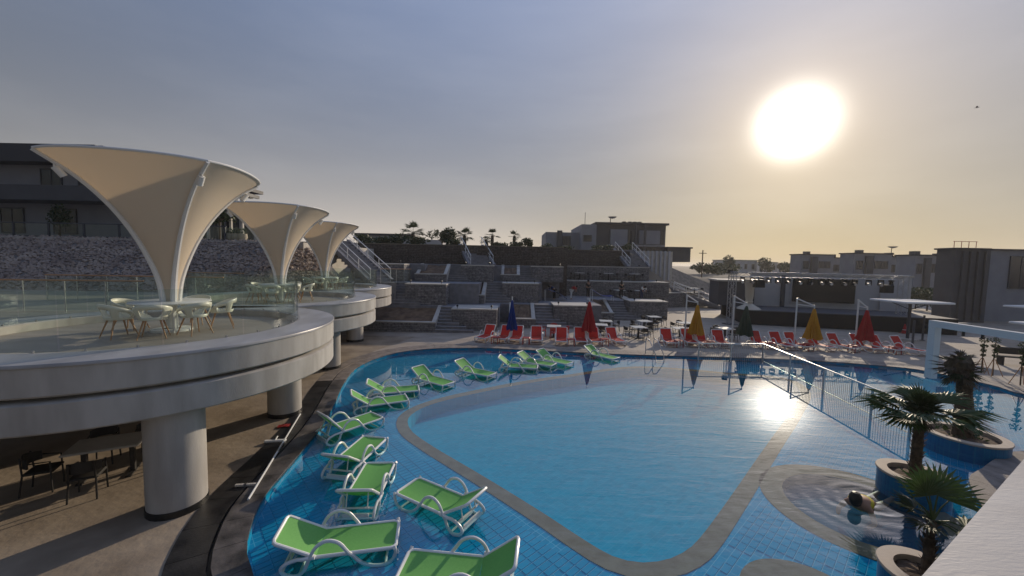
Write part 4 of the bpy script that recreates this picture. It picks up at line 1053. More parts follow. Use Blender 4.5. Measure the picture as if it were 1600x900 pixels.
# ------------------------------------------------------------------ people
def person(label, loc, rz, joints, bones, shirt, mats, hair=True, group=None, headr=.105, head=None, legs=None):
    t = thing('person', label, 'person', loc, rz, group)
    me = bpy.data.meshes.new('body'); me.from_pydata([j[:3] for j in joints], bones, []); me.update()
    o = bpy.data.objects.new('body', me); COL.objects.link(o); o.parent = t
    sk = o.modifiers.new('skin', 'SKIN'); 
    for i, j in enumerate(joints):
        me.skin_vertices[0].data[i].radius = (j[3], j[3]); 
    me.skin_vertices[0].data[0].use_root = True
    o.modifiers.new('sub', 'SUBSURF').levels = 1; o.modifiers['sub'].render_levels = 1
    sk.use_smooth_shade = True
    me.materials.append(mats)
    return t
BONES = [(0, 1), (1, 2), (2, 3), (3, 4), (2, 5), (5, 6), (6, 7), (2, 8), (8, 9), (9, 10), (0, 11), (11, 12), (12, 13), (13, 14), (0, 15), (15, 16), (16, 17), (17, 18)]
def figure(kind):
    if kind == 'bend':
        return [(0, 0, .92, .14), (0, -.16, 1.08, .13), (0, -.34, 1.22, .14), (0, -.44, 1.24, .055), (0, -.56, 1.22, .10), (-.19, -.34, 1.2, .06), (-.2, -.40, .92, .045), (-.14, -.46, .7, .035), (.19, -.34, 1.2, .06), (.2, -.40, .92, .045), (.14, -.46, .7, .035),
                (-.09, 0, .86, .09), (-.10, -.02, .48, .065), (-.10, .02, .08, .045), (-.10, -.12, .04, .04), (.09, 0, .86, .09), (.10, .04, .48, .065), (.10, .06, .08, .045), (.10, -.08, .04, .04)]
    return [(0, 0, .95, .13), (0, 0, 1.15, .12), (0, 0, 1.38, .13), (0, -.01, 1.50, .055), (0, -.02, 1.64, .10), (-.19, 0, 1.38, .055), (-.23, .02, 1.12, .042), (-.20, -.12, .92, .033), (.19, 0, 1.38, .055), (.23, .02, 1.12, .042), (.20, -.12, .92, .033),
            (-.09, 0, .88, .085), (-.10, -.02, .48, .062), (-.10, .02, .08, .042), (-.10, -.13, .04, .038), (.09, 0, .88, .085), (.10, .02, .48, .062), (.10, .04, .08, .042), (.10, -.11, .04, .038)]
def clothed(label, loc, rz, kind, shirt, trousers, group='people on the lower terrace', longhair=False):
    J = figure(kind); t = person(label, loc, rz, J, BONES, None, M_skin, group=group)
    def sleeve(idx, grow, name, m_, bones):
        mp = {j: i for i, j in enumerate(idx)}; me = bpy.data.meshes.new(name); me.from_pydata([J[j][:3] for j in idx], [(mp[a], mp[b]) for a, b in bones], []); me.update()
        o = bpy.data.objects.new(name, me); COL.objects.link(o); o.parent = t; sk = o.modifiers.new('skin', 'SKIN'); sk.use_smooth_shade = True
        for i, j in enumerate(idx): me.skin_vertices[0].data[i].radius = (J[j][3] + grow,) * 2
        me.skin_vertices[0].data[0].use_root = True; o.modifiers.new('sub', 'SUBSURF').render_levels = 1; me.materials.append(m_)
    sleeve([0, 1, 2, 5, 6, 8, 9], .018, 'shirt', CLOTH[shirt], [(0, 1), (1, 2), (2, 5), (5, 6), (2, 8), (8, 9)])
    sleeve([0, 11, 12, 13, 15, 16, 17], .015, 'trousers', CLOTH[trousers], [(0, 11), (11, 12), (12, 13), (0, 15), (15, 16), (16, 17)])
    h = Vector(J[4][:3]); m = MB(); prof = [(0, .135), (.075, .11), (.118, .03), (.115, -.05 if not longhair else -.22), (.09, -.08 if not longhair else -.3)]
    m.lathe(prof, 14, (h.x, h.y + .025, h.z + .01)); m.build('hair', M_hair, t, True)
    # face: nose and eyes towards -y
    m = MB(); m.lathe([(0, .03), (.012, .0), (.018, -.02), (0, -.025)], 8, (h.x, h.y - .11, h.z)); m.build('nose', M_skin, t, True)
    for s_ in (-1, 1): MB().lathe([(0, .01), (.012, 0), (0, -.01)], 8, (h.x + s_ * .035, h.y - .098, h.z + .02)).build('eye', M_hair, t, True)
    return t
def tp(px, Y, z): return (X(px, Y), Y, z)
clothed('person in red shirt bending over beside the blue daybed', tp(893, 35.5, 1.5), R_(60), 'bend', 'red', 'white')
clothed('person in dark clothes bending over a dark sheet', tp(866, 35.0, 1.5), R_(-70), 'bend', 'navy', 'black')
clothed('person in black standing behind the person in red', tp(919, 38.0, 1.5), R_(20), 'stand', 'black', 'black')
clothed('person with long dark hair standing at the terrace tables', tp(971, 36.8, 1.5), R_(0), 'stand', 'black', 'black', longhair=True)
clothed('person in white shirt standing behind the terrace edge by the tables', tp(1003, 37.0, 1.1 + .4), R_(15), 'bend', 'white', 'navy')
# swimmer
t = thing('person', 'swimmer with black hair and yellow shirt in the pool', 'person', (7.62, 7.82, Z_W), R_(-62))
J = [(0, 0, -.10, .13), (0, -.22, .03, .15), (0, -.42, .06, .15), (0, -.54, .13, .06), (0, -.61, .21, .09), (-.2, -.42, -.02, .06), (-.30, -.50, -.20, .045), (-.24, -.66, -.26, .035), (.2, -.42, -.02, .06), (.30, -.50, -.20, .045), (.24, -.66, -.26, .035),
     (-.1, .1, -.14, .09), (-.12, .45, -.15, .065), (-.12, .8, -.14, .04), (-.12, .92, -.14, .035), (.1, .1, -.14, .09), (.12, .45, -.15, .065), (.12, .8, -.14, .04), (.12, .92, -.14, .035)]
me = bpy.data.meshes.new('body'); me.from_pydata([j[:3] for j in J], BONES, []); me.update(); o = bpy.data.objects.new('body', me); COL.objects.link(o); o.parent = t
o.modifiers.new('skin', 'SKIN').use_smooth_shade = True
for i, j in enumerate(J): me.skin_vertices[0].data[i].radius = (j[3],) * 2
me.skin_vertices[0].data[0].use_root = True; o.modifiers.new('sub', 'SUBSURF').render_levels = 2; me.materials.append(M_skin)
idx = [0, 1, 2, 5, 8]; me = bpy.data.meshes.new('shirt'); me.from_pydata([J[j][:3] for j in idx], [(0, 1), (1, 2), (2, 3), (2, 4)], []); me.update(); o = bpy.data.objects.new('shirt', me); COL.objects.link(o); o.parent = t
o.modifiers.new('skin', 'SKIN').use_smooth_shade = True
for i, j in enumerate(idx): me.skin_vertices[0].data[i].radius = (J[j][3] + .03,) * 2
me.skin_vertices[0].data[0].use_root = True; o.modifiers.new('sub', 'SUBSURF').render_levels = 2; me.materials.append(M_yellowc)
m = MB(); m.lathe([(0, .13), (.06, .115), (.10, .06), (.11, -.02), (.095, -.11), (.06, -.15)], 18, (0, -.60, .21)); m.build('hair', M_hair, t, True)

# ------------------------------------------------------------------ things lying on the left apron
a, b = at(388, 785), at(469, 650)
t = thing('pool_pole', 'white telescopic pool pole lying along the black gutter', 'pole', (a.x, a.y, .03)); 
MB().tube([Vector((a.x, a.y, .06)), Vector((b.x, b.y, .06))], .022, 8).build('tube', M_white, t, world=True)
MB().tube([Vector((a.x, a.y, .06)).lerp(Vector((b.x, b.y, .06)), .45), Vector((a.x, a.y, .06)).lerp(Vector((b.x, b.y, .06)), .55)], .028, 8).build('clamp', M_steel, t, world=True)
p = at(430, 692); t = thing('pool_brush', 'pale pool brush head lying on the sandstone by the gutter', 'pool brush', (p.x, p.y, .012), R_(10))
MB().bbox(-.26, .26, -.05, .05, .03, .07, .015).build('brush_body', M_white, t)
for k in range(9): MB().box(-.24 + k * .056, -.20 + k * .056, -.05, .05, 0, .03).build('bristle', M_steel, t)
MB().tube([(0, 0, .06), (0, .14, .10)], .02, 8).build('handle_socket', M_white, t)
p = at(444, 667); t = thing('folded_towel', 'small red towel dropped beside the gutter', 'towel', (p.x, p.y, .012), R_(20))
m = MB(); n = 10
for j in range(n + 1):
    for i in range(n + 1): m.v.append(Vector((-.16 + .32 * i / n, -.10 + .2 * j / n, .012 + .035 * abs(math.sin(i * 1.1 + j * .7)) * (1 - abs(i / n - .5)))))
for j in range(n):
    for i in range(n): m.f.append([j * (n + 1) + i, j * (n + 1) + i + 1, (j + 1) * (n + 1) + i + 1, (j + 1) * (n + 1) + i])
m.build('cloth', M_redpl, t, True)
a, b = at(368, 762), at(400, 760)
t = thing('drain_bar', 'short grey metal bar lying across the black gutter', 'bar', (a.x, a.y, .03)); MB().beam(Vector((a.x, a.y, .05)), Vector((b.x, b.y, .05)), .05, .04).build('bar_body', M_conc, t, world=True)
MB().beam(Vector((a.x, a.y, .05)).lerp(Vector((b.x, b.y, .05)), .45), Vector((a.x, a.y, .05)).lerp(Vector((b.x, b.y, .05)), .55), .07, .06).build('bracket', M_steel, t, world=True)

# ------------------------------------------------------------------ right bank: white portal, stage, shelters
t = thing('white_portal', 'white box section portal frame standing at the right pool bank', 'frame', (18.9, 17.0, 0))
MB().beam((18.9, 17.0, 0), (18.9, 17.0, 2.32), .28, .28, (0, 1, 0)).build('post', M_rib, t, world=True)
MB().beam((18.9, 17.14, 2.46), (18.62, 12.2, 2.46), .28, .28).build('beam', M_rib, t, world=True)
MB().beam((18.62, 12.41, 0), (18.62, 12.41, 2.32), .28, .28, (0, 1, 0)).build('post', M_rib, t, world=True)
for q in (.25, .4, .7): MB().tube([Vector((18.9, 17, 2.32)).lerp(Vector((18.62, 12.4, 2.32)), q), Vector((18.9, 17, 2.12)).lerp(Vector((18.62, 12.4, 2.12)), q)], .05, 8).build('hanging_lamp', M_lamp, t, world=True)
def potted(label, px, py, h):
    p = at(px, py); t = thing('staked_shrub', label, 'shrub', p, rnd(0, 3), 'staked shrubs on the right bank')
    MB().tube([(0, 0, 0), (.02, .01, h * .6), (0, 0, h)], [.025, .02, .01], 6).build('stem', M_trunk, t)
    for k in range(3):
        a = k * 2 * PI / 3; MB().tube([(.32 * math.cos(a), .32 * math.sin(a), 0), (.03 * math.cos(a), .03 * math.sin(a), h * .42)], .015, 6).build('stake', M_wood, t)
    m = MB(); foliage(m, [((0, 0, h * .62), (.10, .10, .12)), ((0, 0, h * .75), (.14, .14, .10)), ((.03, 0, h * .9), (.18, .18, .16)), ((0, 0, h * .5), (.09, .09, .08))], 260, .05); m.build('crown', M_leafd, t)
potted('left staked shrub of the close pair under the white beam', 1533, 583, 1.75)
potted('right staked shrub of the close pair under the white beam', 1551, 587, 1.85)
potted('staked shrub at the right picture edge', 1594, 602, 1.9)
def flat_parasol(label, p, w, d, h, rz):
    t = thing('flat_canopy', label, 'canopy', p, rz, 'flat pale canopies on the right bank')
    m = MB(); m.bbox(-w / 2, w / 2, -d / 2, d / 2, h, h + .12, .05)
    m.build('roof_panel', M_rib, t)
    MB().tube([(0, 0, 0), (0, 0, h)], .09, 10).build('post', M_walld, t); MB().lathe([(0, 0), (.45, 0), (.45, .08), (.1, .12)], 20).build('base', M_conc, t, True)
    for k in range(4): a = PI / 4 + k * PI / 2; MB().tube([(0, 0, h - .5), (math.cos(a) * w * .35, math.sin(a) * d * .35, h)], .03, 6).build('strut', M_walld, t)
flat_parasol('thin flat canopy right of the stage', (27.4, 26.3, 0), 3.3, 2.6, 2.62, 0)
flat_parasol('flat canopy cut by the right picture edge', (35.2, 24.5, 0), 4.0, 3.0, 2.5, .1)
flat_parasol('low flat canopy cut by the right picture edge', (30.2, 21.3, 0), 2.2, 2.2, 1.85, .1)
for px, py, lab in ((1425, 545, 'left one of two slim dark posts right of the rightmost red lounger'), (1441, 532, 'right one of two slim dark posts before the barrier')):
    p = at(px, py); t = thing('slim_post', lab, 'post', p); MB().tube([(0, 0, .03), (0, 0, 1.75)], .055, 10).build('shaft', M_walld, t); MB().lathe([(0, 0), (.16, 0), (.16, .03), (.05, .05)], 16).build('foot', M_walld, t, True)
p = at(1413, 521); t = thing('traffic_cone', 'red traffic cone beside the low white barrier', 'traffic cone', p)
MB().box(-.22, .22, -.22, .22, 0, .05).build('base', M_redpl, t); MB().lathe([(.17, .05), (.04, .72), (0, .72)], 20).build('cone', CLOTH['red'], t, True); MB().lathe([(.128, .27), (.096, .42)], 20).build('stripe', M_white, t, True)
for px0, px1, py, lab in ((1400, 1450, 519, 'low white barrier wall behind the traffic cone'), (1455, 1530, 519, 'low white barrier wall behind the portal frame')):
    a, b = at(px0, py), at(px1, py + 3); t = thing('low_barrier', lab, 'wall', a); MB().beam(a + Vector((0, .6, .35)), b + Vector((0, .6, .35)), .25, .7).build('barrier_body', M_conc, t, world=True); MB().beam(a + Vector((0, .6, .73)), b + Vector((0, .6, .73)), .32, .06).build('barrier_cap', M_conc, t, world=True)
def bench(label, px, py):
    p = at(px, py); t = thing('dark_bench', label, 'bench', p, R_(-20))
    MB().bbox(-.6, .6, -.2, .2, .42, .47, .02).build('seat', M_dark, t)
    for s_ in (-1, 1): MB().box(s_ * .5 - .03, s_ * .5 + .03, -.2, .2, 0, .42).build('leg', M_dark, t)
    MB().bbox(-.6, .6, .18, .23, .55, .9, .02).build('backrest', M_dark, t)
    for s_ in (-1, 1): MB().box(s_ * .5 - .02, s_ * .5 + .02, .2, .225, .47, .56).build('bracket', M_dark, t)
bench('dark bench at the right picture edge behind the shrubs', 1583, 571)

# stage
S0, S1 = Vector((19.6, 32.2, 0)), Vector((33.5, 28.6, 0)); sd_ = (S1 - S0).normalized(); sn = Vector((-sd_.y, sd_.x, 0))   # front edge, depth direction
SL = (S1 - S0).length; rz = math.atan2(sd_.y, sd_.x)
t = thing('stage', 'black skirted stage with grey back wall and dark screen', 'stage', S0, rz)
MB().box(0, SL, 0, 7, 0, 1.15).build('platform', M_black, t); MB().box(-.03, SL + .03, -.03, 7.03, 1.15, 1.22).build('deck_edge', M_walld, t)
MB().box(1.9, SL - .2, 4.6, 5.2, 1.22, 4.15).build('back_wall', M_stagew, t)
MB().box(1.8, SL - .1, 4.5, 5.3, 4.15, 4.32).build('wall_cap', M_conc, t)
MB().box(-1.2, 1.8, 3.4, 6.9, 1.22, 3.45).build('side_room', M_walld, t); MB().box(-1.35, 1.95, 3.2, 7.1, 3.45, 3.6).build('room_roof', M_conc, t)
MB().box(4.3, 4.62, 4.42, 4.6, 1.22, 4.1).build('pilaster', M_walld, t)
scr = MB().box(5.2, 10.0, 4.36, 4.5, 1.75, 3.85).build('screen', M_screen, t)
MB().box(5.05, 10.15, 4.5, 4.598, 1.6, 4.0).build('screen_frame', M_stagew, scr)
MB().box(11.9, 13.9, 4.40, 4.6, 1.22, 3.9).build('wall_panel', M_wallg, t)
p = at(1185, 497); t = thing('bright_streak_standin', 'added column shape standing in for a bright streak left of the stage', 'column', Vector((20.4, 32.9, 1.22)))  # added solid shape that stands in for a bright upright streak
MB().lathe([(0, 0), (.95, 0), (.85, .12), (.45, .35), (.26, .5), (.32, .62), (.26, .75), (.33, 1.1), (.36, 1.9), (.40, 2.2), (.52, 2.45), (.50, 2.55), (0, 2.6)], 28).build('standin_body', mat('polished_cream', (.62, .56, .45), .18), t, True)
MB().lathe([(.34, 2.02), (.37, 2.05), (.37, 2.12), (.34, 2.15)], 28).build('standin_ring', M_steel, t, True)
# lighting truss
def truss_seg(m, a, b, w, n):
    a, b = Vector(a), Vector(b); d = b - a; u = Vector((0, 0, 1)) if abs(d.normalized().z) < .9 else Vector((0, 1, 0)); x = d.cross(u).normalized(); y = x.cross(d).normalized()
    C = [(-1, -1), (1, -1), (1, 1), (-1, 1)]; off = [x * i * w / 2 + y * j * w / 2 for i, j in C]
    for o_ in off: m.tube([a + o_, b + o_], .03, 6)
    for k in range(n):
        for q in range(4):
            p, r = (off[q], off[(q + 1) % 4]) if k % 2 else (off[(q + 1) % 4], off[q])
            m.tube([a + d * (k / n) + p, a + d * ((k + 1) / n) + r], .014, 5)
T0, T1 = Vector((18.3, 31.9, 0)), Vector((31.6, 31.0, 0))
t = thing('lighting_truss', 'aluminium lighting truss on two towers over the stage', 'truss', T0)
for P_ in (T0, T1):
    m = MB(); truss_seg(m, P_ + Vector((0, 0, .05)), P_ + Vector((0, 0, 4.35)), .42, 11); m.build('tower', M_truss, t, world=True)
    MB().box(P_.x - .45, P_.x + .45, P_.y - .45, P_.y + .45, 0, .06).build('base_plate', M_walld, t, world=True)
m = MB(); truss_seg(m, T0 + Vector((-.3, 0, 4.2)), T1 + Vector((.3, 0, 4.2)), .38, 26); m.build('beam', M_truss, t, world=True)
m = MB(); m.lathe([(0, -.15), (.22, -.15), (.22, .15), (0, .15)], 12, (T0.x - .2, T0.y, 4.45)); m.build('hoist', M_lamp, t, True, True)
LMP = [.06, .12, .17, .215, .27, .33, .40, .46, .53, .58, .66, .72, .80, .87, .93]
for k, f in enumerate(LMP):
    p = T0.lerp(T1, f) + Vector((0, 0, 3.98)); lab = 'stage lamp number %d from the left hanging from the lighting truss' % (k + 1)
    words = ['first', 'second', 'third', 'fourth', 'fifth', 'sixth', 'seventh', 'eighth', 'ninth', 'tenth', 'eleventh', 'twelfth', 'thirteenth', 'fourteenth', 'last']
    t = thing('stage_lamp', '%s black stage lamp from the left hanging under the truss' % words[k], 'stage lamp', p, rnd(-.5, .5), 'stage lamps on the truss')
    MB().box(-.16, .16, -.13, .13, -.14, .0).build('base', M_lamp, t)
    for s_ in (-1, 1): MB().box(s_ * .17 - .025, s_ * .17 + .025, -.06, .06, -.45, -.14).build('yoke_arm', M_lamp, t)
    h_ = MB(); h_.tube([(0, .12, -.36), (0, -.16, -.42)], [.12, .13], 12); h_.build('lamp_head', M_lamp, t, True)
    MB().tube([(0, -.16, -.42), (0, -.18, -.424)], .11, 12).build('lens', M_white if k % 3 == 0 else M_steel, t, True)
for P_, lab in ((T0.lerp(T1, .155) + Vector((0, -.1, 3.5)), 'black loudspeaker hanging at the left of the truss'), (T0.lerp(T1, .9) + Vector((0, -.1, 3.3)), 'black loudspeaker hanging at the right of the truss')):
    t = thing('hanging_speaker', lab, 'loudspeaker', P_); MB().bbox(-.38, .38, -.25, .25, -.35, .3, .04).build('cabinet', M_lamp, t); MB().box(-.33, .33, -.262, -.25, -.3, .25).build('grille', M_black, t); MB().tube([(0, 0, .3), (0, 0, .55)], .03, 6).build('hanger', M_steel, t)
# blue daybed and dark sheet on the lower terrace
p = Vector(tp(941, 34.9, 1.5)); t = thing('blue_daybed', 'blue cloth slung over a daybed frame on the lower terrace', 'daybed', p)
m = MB(); n = 14
for j in range(5):
    for i in range(n + 1): u = i / n; m.v.append(Vector((-.95 + 1.9 * u, -.4 + .2 * j, 1.0 - .55 * u - .25 * math.sin(u * PI) + .03 * math.sin(j * 2))))
for j in range(4):
    for i in range(n): m.f.append([j * (n + 1) + i, j * (n + 1) + i + 1, (j + 1) * (n + 1) + i + 1, (j + 1) * (n + 1) + i])
m.build('cloth', CLOTH['blue'], t, True)
for sx, h in ((-.95, 1.0), (.95, .46)):
    for sy in (-.4, .4): MB().tube([(sx, sy, 0), (sx, sy, h)], .025, 6).build('leg', M_rib, t)
p = Vector(tp(872, 34.2, 1.5)); t = thing('dark_sheet', 'dark sheet drooping over a frame beside the bending people', 'sheet', p)
m = MB()
for j in range(5):
    for i in range(n + 1): u = i / n; m.v.append(Vector((-1.2 + 2.0 * u, -.4 + .2 * j, .95 - .8 * u * u + .05 * math.sin(i + j))))
for j in range(4):
    for i in range(n): m.f.append([j * (n + 1) + i, j * (n + 1) + i + 1, (j + 1) * (n + 1) + i + 1, (j + 1) * (n + 1) + i])
m.build('cloth', CLOTH['navy'], t, True)
for sy in (-.4, .4): MB().tube([(-1.15, sy, 0), (-1.15, sy, .93)], .025, 6).build('pole', M_rib, t)

# ------------------------------------------------------------------ buildings
def window(parent, x0, x1, z0, z1, Y, m_frame=None, mull=1, name='window'):
    """recessed window in a wall whose outer face looks to -y at Y"""
    f = MB(); w = .07
    f.box(x0, x1, Y - .05, Y + .05, z0, z0 + w); f.box(x0, x1, Y - .05, Y + .05, z1 - w, z1); f.box(x0, x0 + w, Y - .05, Y + .05, z0 + w, z1 - w); f.box(x1 - w, x1, Y - .05, Y + .05, z0 + w, z1 - w)
    for k in range(mull): xm = x0 + (x1 - x0) * (k + 1) / (mull + 1); f.box(xm - .03, xm + .03, Y - .04, Y + .04, z0 + w, z1 - w)
    o = f.build(name, m_frame or M_walld, parent, world=True)
    iv = parent.matrix_basis.inverted()
    g = MB().box(x0 + .02, x1 - .02, Y - .015, Y + .02, z0 + .02, z1 - .02); g.v = [iv @ v for v in g.v]; g.build('pane', M_pane, o)
    return o
# left villa on the rubble bank
t = thing('hillside_villa', 'large dark roofed villa above the rubble bank on the left', 'building', (-32, 30, 5.86))
box_o('lower_wall', M_wallm, t, -48, -27.4, 29.5, 38, 5.8, 8.55)
box_o('balcony_slab', M_walld, t, -48, -26.0, 27.4, 32, 8.55, 9.6)
box_o('upper_wall', M_wallm, t, -48, -30.4, 29.2, 32, 9.6, 11.35)
box_o('roof', M_roofd, t, -48, -30.0, 28.0, 32.5, 11.35, 12.6)
box_o('roof_edge', M_wallm, t, -35.5, -31.5, 30, 32, 12.65, 13.1)
box_o('dark_wing', M_walld, t, -27.3, -23.4, 30.2, 33, 5.85, 9.95)
box_o('wing_roof', M_roofd, t, -27.0, -20.6, 29.4, 32, 9.95, 10.2)
box_o('glass_room', M_wallg, t, -23.3, -20.0, 31.2, 34, 5.85, 8.7)
box_o('room_roof', M_roofd, t, -23.35, -19.7, 30.2, 34, 8.7, 8.95)
for k in range(5): box_o('beam', M_walld, t, -22.6 + k * .5, -22.4 + k * .5, 28.6, 31.2, 9.47, 9.72)
box_o('pergola_rail', M_conc, t, -22.9, -20.2, 28.7, 28.95, 9.25, 9.46)
for k in range(4): box_o('pergola_post', M_conc, t, -22.8 + k * .85, -22.65 + k * .85, 28.75, 28.9, 5.9, 9.245)
for x in (-35.4, -32.6): window(t, x, x + 1.6, 9.75, 11.1, 29.15)
for x in (-43, -39, -35): window(t, x, x + 1.8, 6.3, 8.2, 29.45)
for k in range(3): window(t, -26.8 + k * 1.05, -25.9 + k * 1.05, 6.2, 8.4, 30.15, mull=0)
for k in range(2): window(t, -23.1 + k * 1.2, -22.1 + k * 1.2, 6.0, 8.1, 31.15, mull=0)
r = MB(); r.tube([(-29.0, 27.6, 10.4), (-26.2, 27.6, 10.4)], .03, 6); rl_ = r.build('balcony_rail', M_steel, t, world=True)
for k in range(7): MB().tube([(-29 + k * .46, 27.6, 9.6), (-29 + k * .46, 27.6, 10.4)], .02, 6).build('rail_post', M_steel, t, world=True)
t = thing('glass_balustrade', 'dark framed balustrade along the top of the rubble bank', 'balustrade', (-30, 26.4, 5.86))
MB().tube([(-46, 26.3, 6.85), (-19.5, 26.3, 6.85)], .035, 6).build('handrail', M_walld, t, world=True); MB().beam((-46, 26.3, 5.93), (-19.5, 26.3, 5.93), .06, .1).build('bottom_rail', M_walld, t, world=True)
for k in range(12): x = -46 + k * 2.4; MB().box(x + .06, x + 2.34, 26.29, 26.31, 5.98, 6.8).build('glass_panel', M_glass, t, world=True); MB().box(x - .05, x + .05, 26.25, 26.35, 5.98, 6.82).build('post', M_walld, t, world=True)
rail_stair('stairs with white rails climbing beside the rubble bank', -9.8, 28.6, -14.4, 31.6, 3.2, 6.3, 1.8, 14)
# ground under these stairs
struct(MB().prism([(-13.4, 28.4), (-8.6, 28.4), (-12.6, 34), (-17, 34)], 0, 3.15).build('stair_podium', M_step))
# villa on the hill
def hill_villa():
    t = thing('hill_villa', 'grey two storey modern villa on the hilltop behind the terraces', 'building', (15, 70, 6.3))
    Y = 70
    def px(x): return X(x, Y)
    box_o('left_wing', M_wallm, t, px(852), px(908), Y + 2, Y + 12, 6.0, 10.6)
    box_o('left_wing_edge', M_walld, t, px(870), px(878), Y + 1.6, Y + 2, 6.0, 10.9)
    box_o('white_tower', M_wallm, t, px(905), px(928), Y - .5, Y + 12, 6.0, 11.9)
    box_o('main_body', M_walld, t, px(928), px(1036), Y, Y + 12, 6.0, 12.0)
    box_o('parapet', M_roofd, t, px(926), px(1039), Y - .6, Y + 12.4, 12.0, 12.35)
    box_o('grey_panel', M_wallm, t, px(950), px(976), Y - .5, Y, 8.4, 11.1)
    box_o('grey_panel', M_wallm, t, px(994), px(1026), Y - .5, Y, 8.6, 11.0)
    box_o('balcony_slab', M_wallm, t, px(945), px(1030), Y - 1.6, Y, 8.1, 8.38)
    for x in (948, 962): box_o('pillar', M_walld, t, px(x + 37), px(x + 40), Y - 1.5, Y - 1.1, 6.0, 11.9)
    box_o('low_annex', M_walld, t, px(1036), px(1072), Y - 1, Y + 8, 5.5, 7.9)
    box_o('annex_roof', M_roofd, t, px(1035), px(1074), Y - 1.3, Y + 8.3, 7.9, 8.15)
    window(t, px(879), px(892), 8.2, 9.9, Y + 1.95, mull=2); window(t, px(908), px(921), 8.8, 10.0, Y - .55, mull=1)
    window(t, px(977), px(984), 8.5, 11.0, Y - .05, mull=0); window(t, px(1028), px(1034), 8.5, 11.2, Y - .05, mull=0)
    for x in (950, 962, 1000, 1012): window(t, px(x), px(x + 9), 6.3, 7.9, Y - .05, mull=1)
    for x in (981, 990, 998, 1006): 
        MB().lathe([(0, 12.35), (.5, 12.35), (.55, 12.8), (.45, 13.0), (0, 13.05)], 12, (px(x), Y + 4, 0)).build('water_tank', M_lamp, t, True, True)
    o = MB().tube([(px(952), Y + 1, 12.35), (px(952), Y + 1, 13.3)], .06, 6).build('dish_mast', M_walld, t, world=True)
    MB().lathe([(0, 0), (.45, .1), (.8, .35)], 16, (px(954), Y + .6, 13.1)).build('satellite_dish', M_wallg, t, True, True)
    MB().tube([(px(917), Y + 4, 11.9), (px(917), Y + 4, 14.6)], .05, 6).build('antenna', M_walld, t, world=True)
hill_villa()
# low house behind the bushes on the left of the hill
t = thing('low_house', 'low dark house behind the hedge left of the palms', 'building', (-14, 62, 6.3))
box_o('wall', M_wallg, t, X(560, 62), X(640, 62), 62, 70, 6.0, 8.7); box_o('roof', M_roofd, t, X(556, 62), X(645, 62), 61.5, 70.5, 8.7, 9.0)
box_o('rear_wall', M_wallg, t, X(642, 64), X(690, 64), 64, 70, 6.0, 8.3)
for x in (568, 590, 612): window(t, X(x, 62), X(x + 9, 62), 6.8, 8.3, 61.95)
box_o('white_sign', M_white, t, X(567, 61.8), X(573, 61.8), 61.7, 61.85, 7.7, 8.3)
# pale houses beyond the stage
def far_house(label, pxa, pxb, Y, z0, z1, m_, nwin=3, extra=None, depth=10):
    t = thing('far_house', label, 'building', (X((pxa + pxb) / 2, Y), Y, z0), 0, 'far houses')
    a, b = X(pxa, Y), X(pxb, Y)
    box_o('wall', m_, t, a, b, Y, Y + depth, z0, z1); box_o('roof', M_conc, t, a - .2, b + .2, Y - .2, Y + depth + .2, z1, z1 + .25)
    for k in range(nwin):
        x = a + (b - a) * (k + .3) / nwin; window(t, x, x + (b - a) * .35 / nwin, z0 + (z1 - z0) * .35, z0 + (z1 - z0) * .75, Y - .03, mull=1)
    box_o('door', M_walld, t, a + (b - a) * .02, a + (b - a) * .02 + 1.0, Y - .06, Y - .01, z0, z0 + 2.1)
    return t
far_house('far white house left of the palm clump beyond the stage', 1135, 1180, 130, 2.6, 7.0, M_wallw, 4)
far_house('far white house in the middle beyond the stage', 1184, 1212, 138, 2.6, 6.6, M_wallw, 3)
far_house('far pale house left of the grey villas', 1214, 1246, 150, 2.6, 6.4, M_wallw, 3)
def grey_villa(label, pxa, pxb, Y, z1, step):
    t = thing('grey_villa', label, 'building', (X((pxa + pxb) / 2, Y), Y, 0), 0, 'grey villas behind the stage')
    a, b = X(pxa, Y), X(pxb, Y); w = b - a
    box_o('main_wall', M_wallm, t, a, a + w * .62, Y, Y + 3, 0, z1); box_o('side_wall', M_wallm, t, a + w * .62 + .01, b, Y + 1.2, Y + 3, 0, z1 - step)
    box_o('roof', M_roofd, t, a - .15, a + w * .62 + .15, Y - .2, Y + 3.2, z1, z1 + .22); box_o('side_roof', M_roofd, t, a + w * .62 + .17, b + .1, Y + 1, Y + 3.2, z1 - step, z1 - step + .2)
    box_o('dark_bay', M_walld, t, a + w * .18, a + w * .30, Y - .35, Y, 0, z1 - .3)
    window(t, a + w * .34, a + w * .56, z1 - 2.6, z1 - 1.2, Y - .04, mull=3); window(t, a + w * .04, a + w * .15, z1 - 2.8, z1 - 1.2, Y - .04, mull=1)
    window(t, a + w * .68, a + w * .92, z1 - 3.2, z1 - 1.8, Y + 1.16, mull=3)
    for k in range(2): box_o('chimney', M_walld, t, a + w * (.2 + .5 * k), a + w * (.2 + .5 * k) + .8, Y + 1.5, Y + 2.5, z1 + .22 - (step if k else 0), z1 + .8 - (step if k else 0))
    return t
grey_villa('grey villa behind the left half of the stage truss', 1248, 1330, 78, 7.5, .5)
t = grey_villa('grey villa with roof dish behind the right half of the truss', 1330, 1425, 70, 7.6, .4)
MB().tube([(X(1383, 72), 71.5, 7.6), (X(1383, 72), 71.5, 8.9)], .05, 6).build('dish_mast', M_walld, t, world=True); MB().lathe([(0, 0), (.4, .1), (.75, .35)], 16, (X(1383, 72), 71.3, 8.8)).build('satellite_dish', M_wallg, t, True, True)
grey_villa('grey villa left of the dark corner building', 1425, 1500, 60, 7.1, .3)
t = thing('dark_corner_building', 'tall dark blue grey building at the right picture edge', 'building', (44, 38, 0))
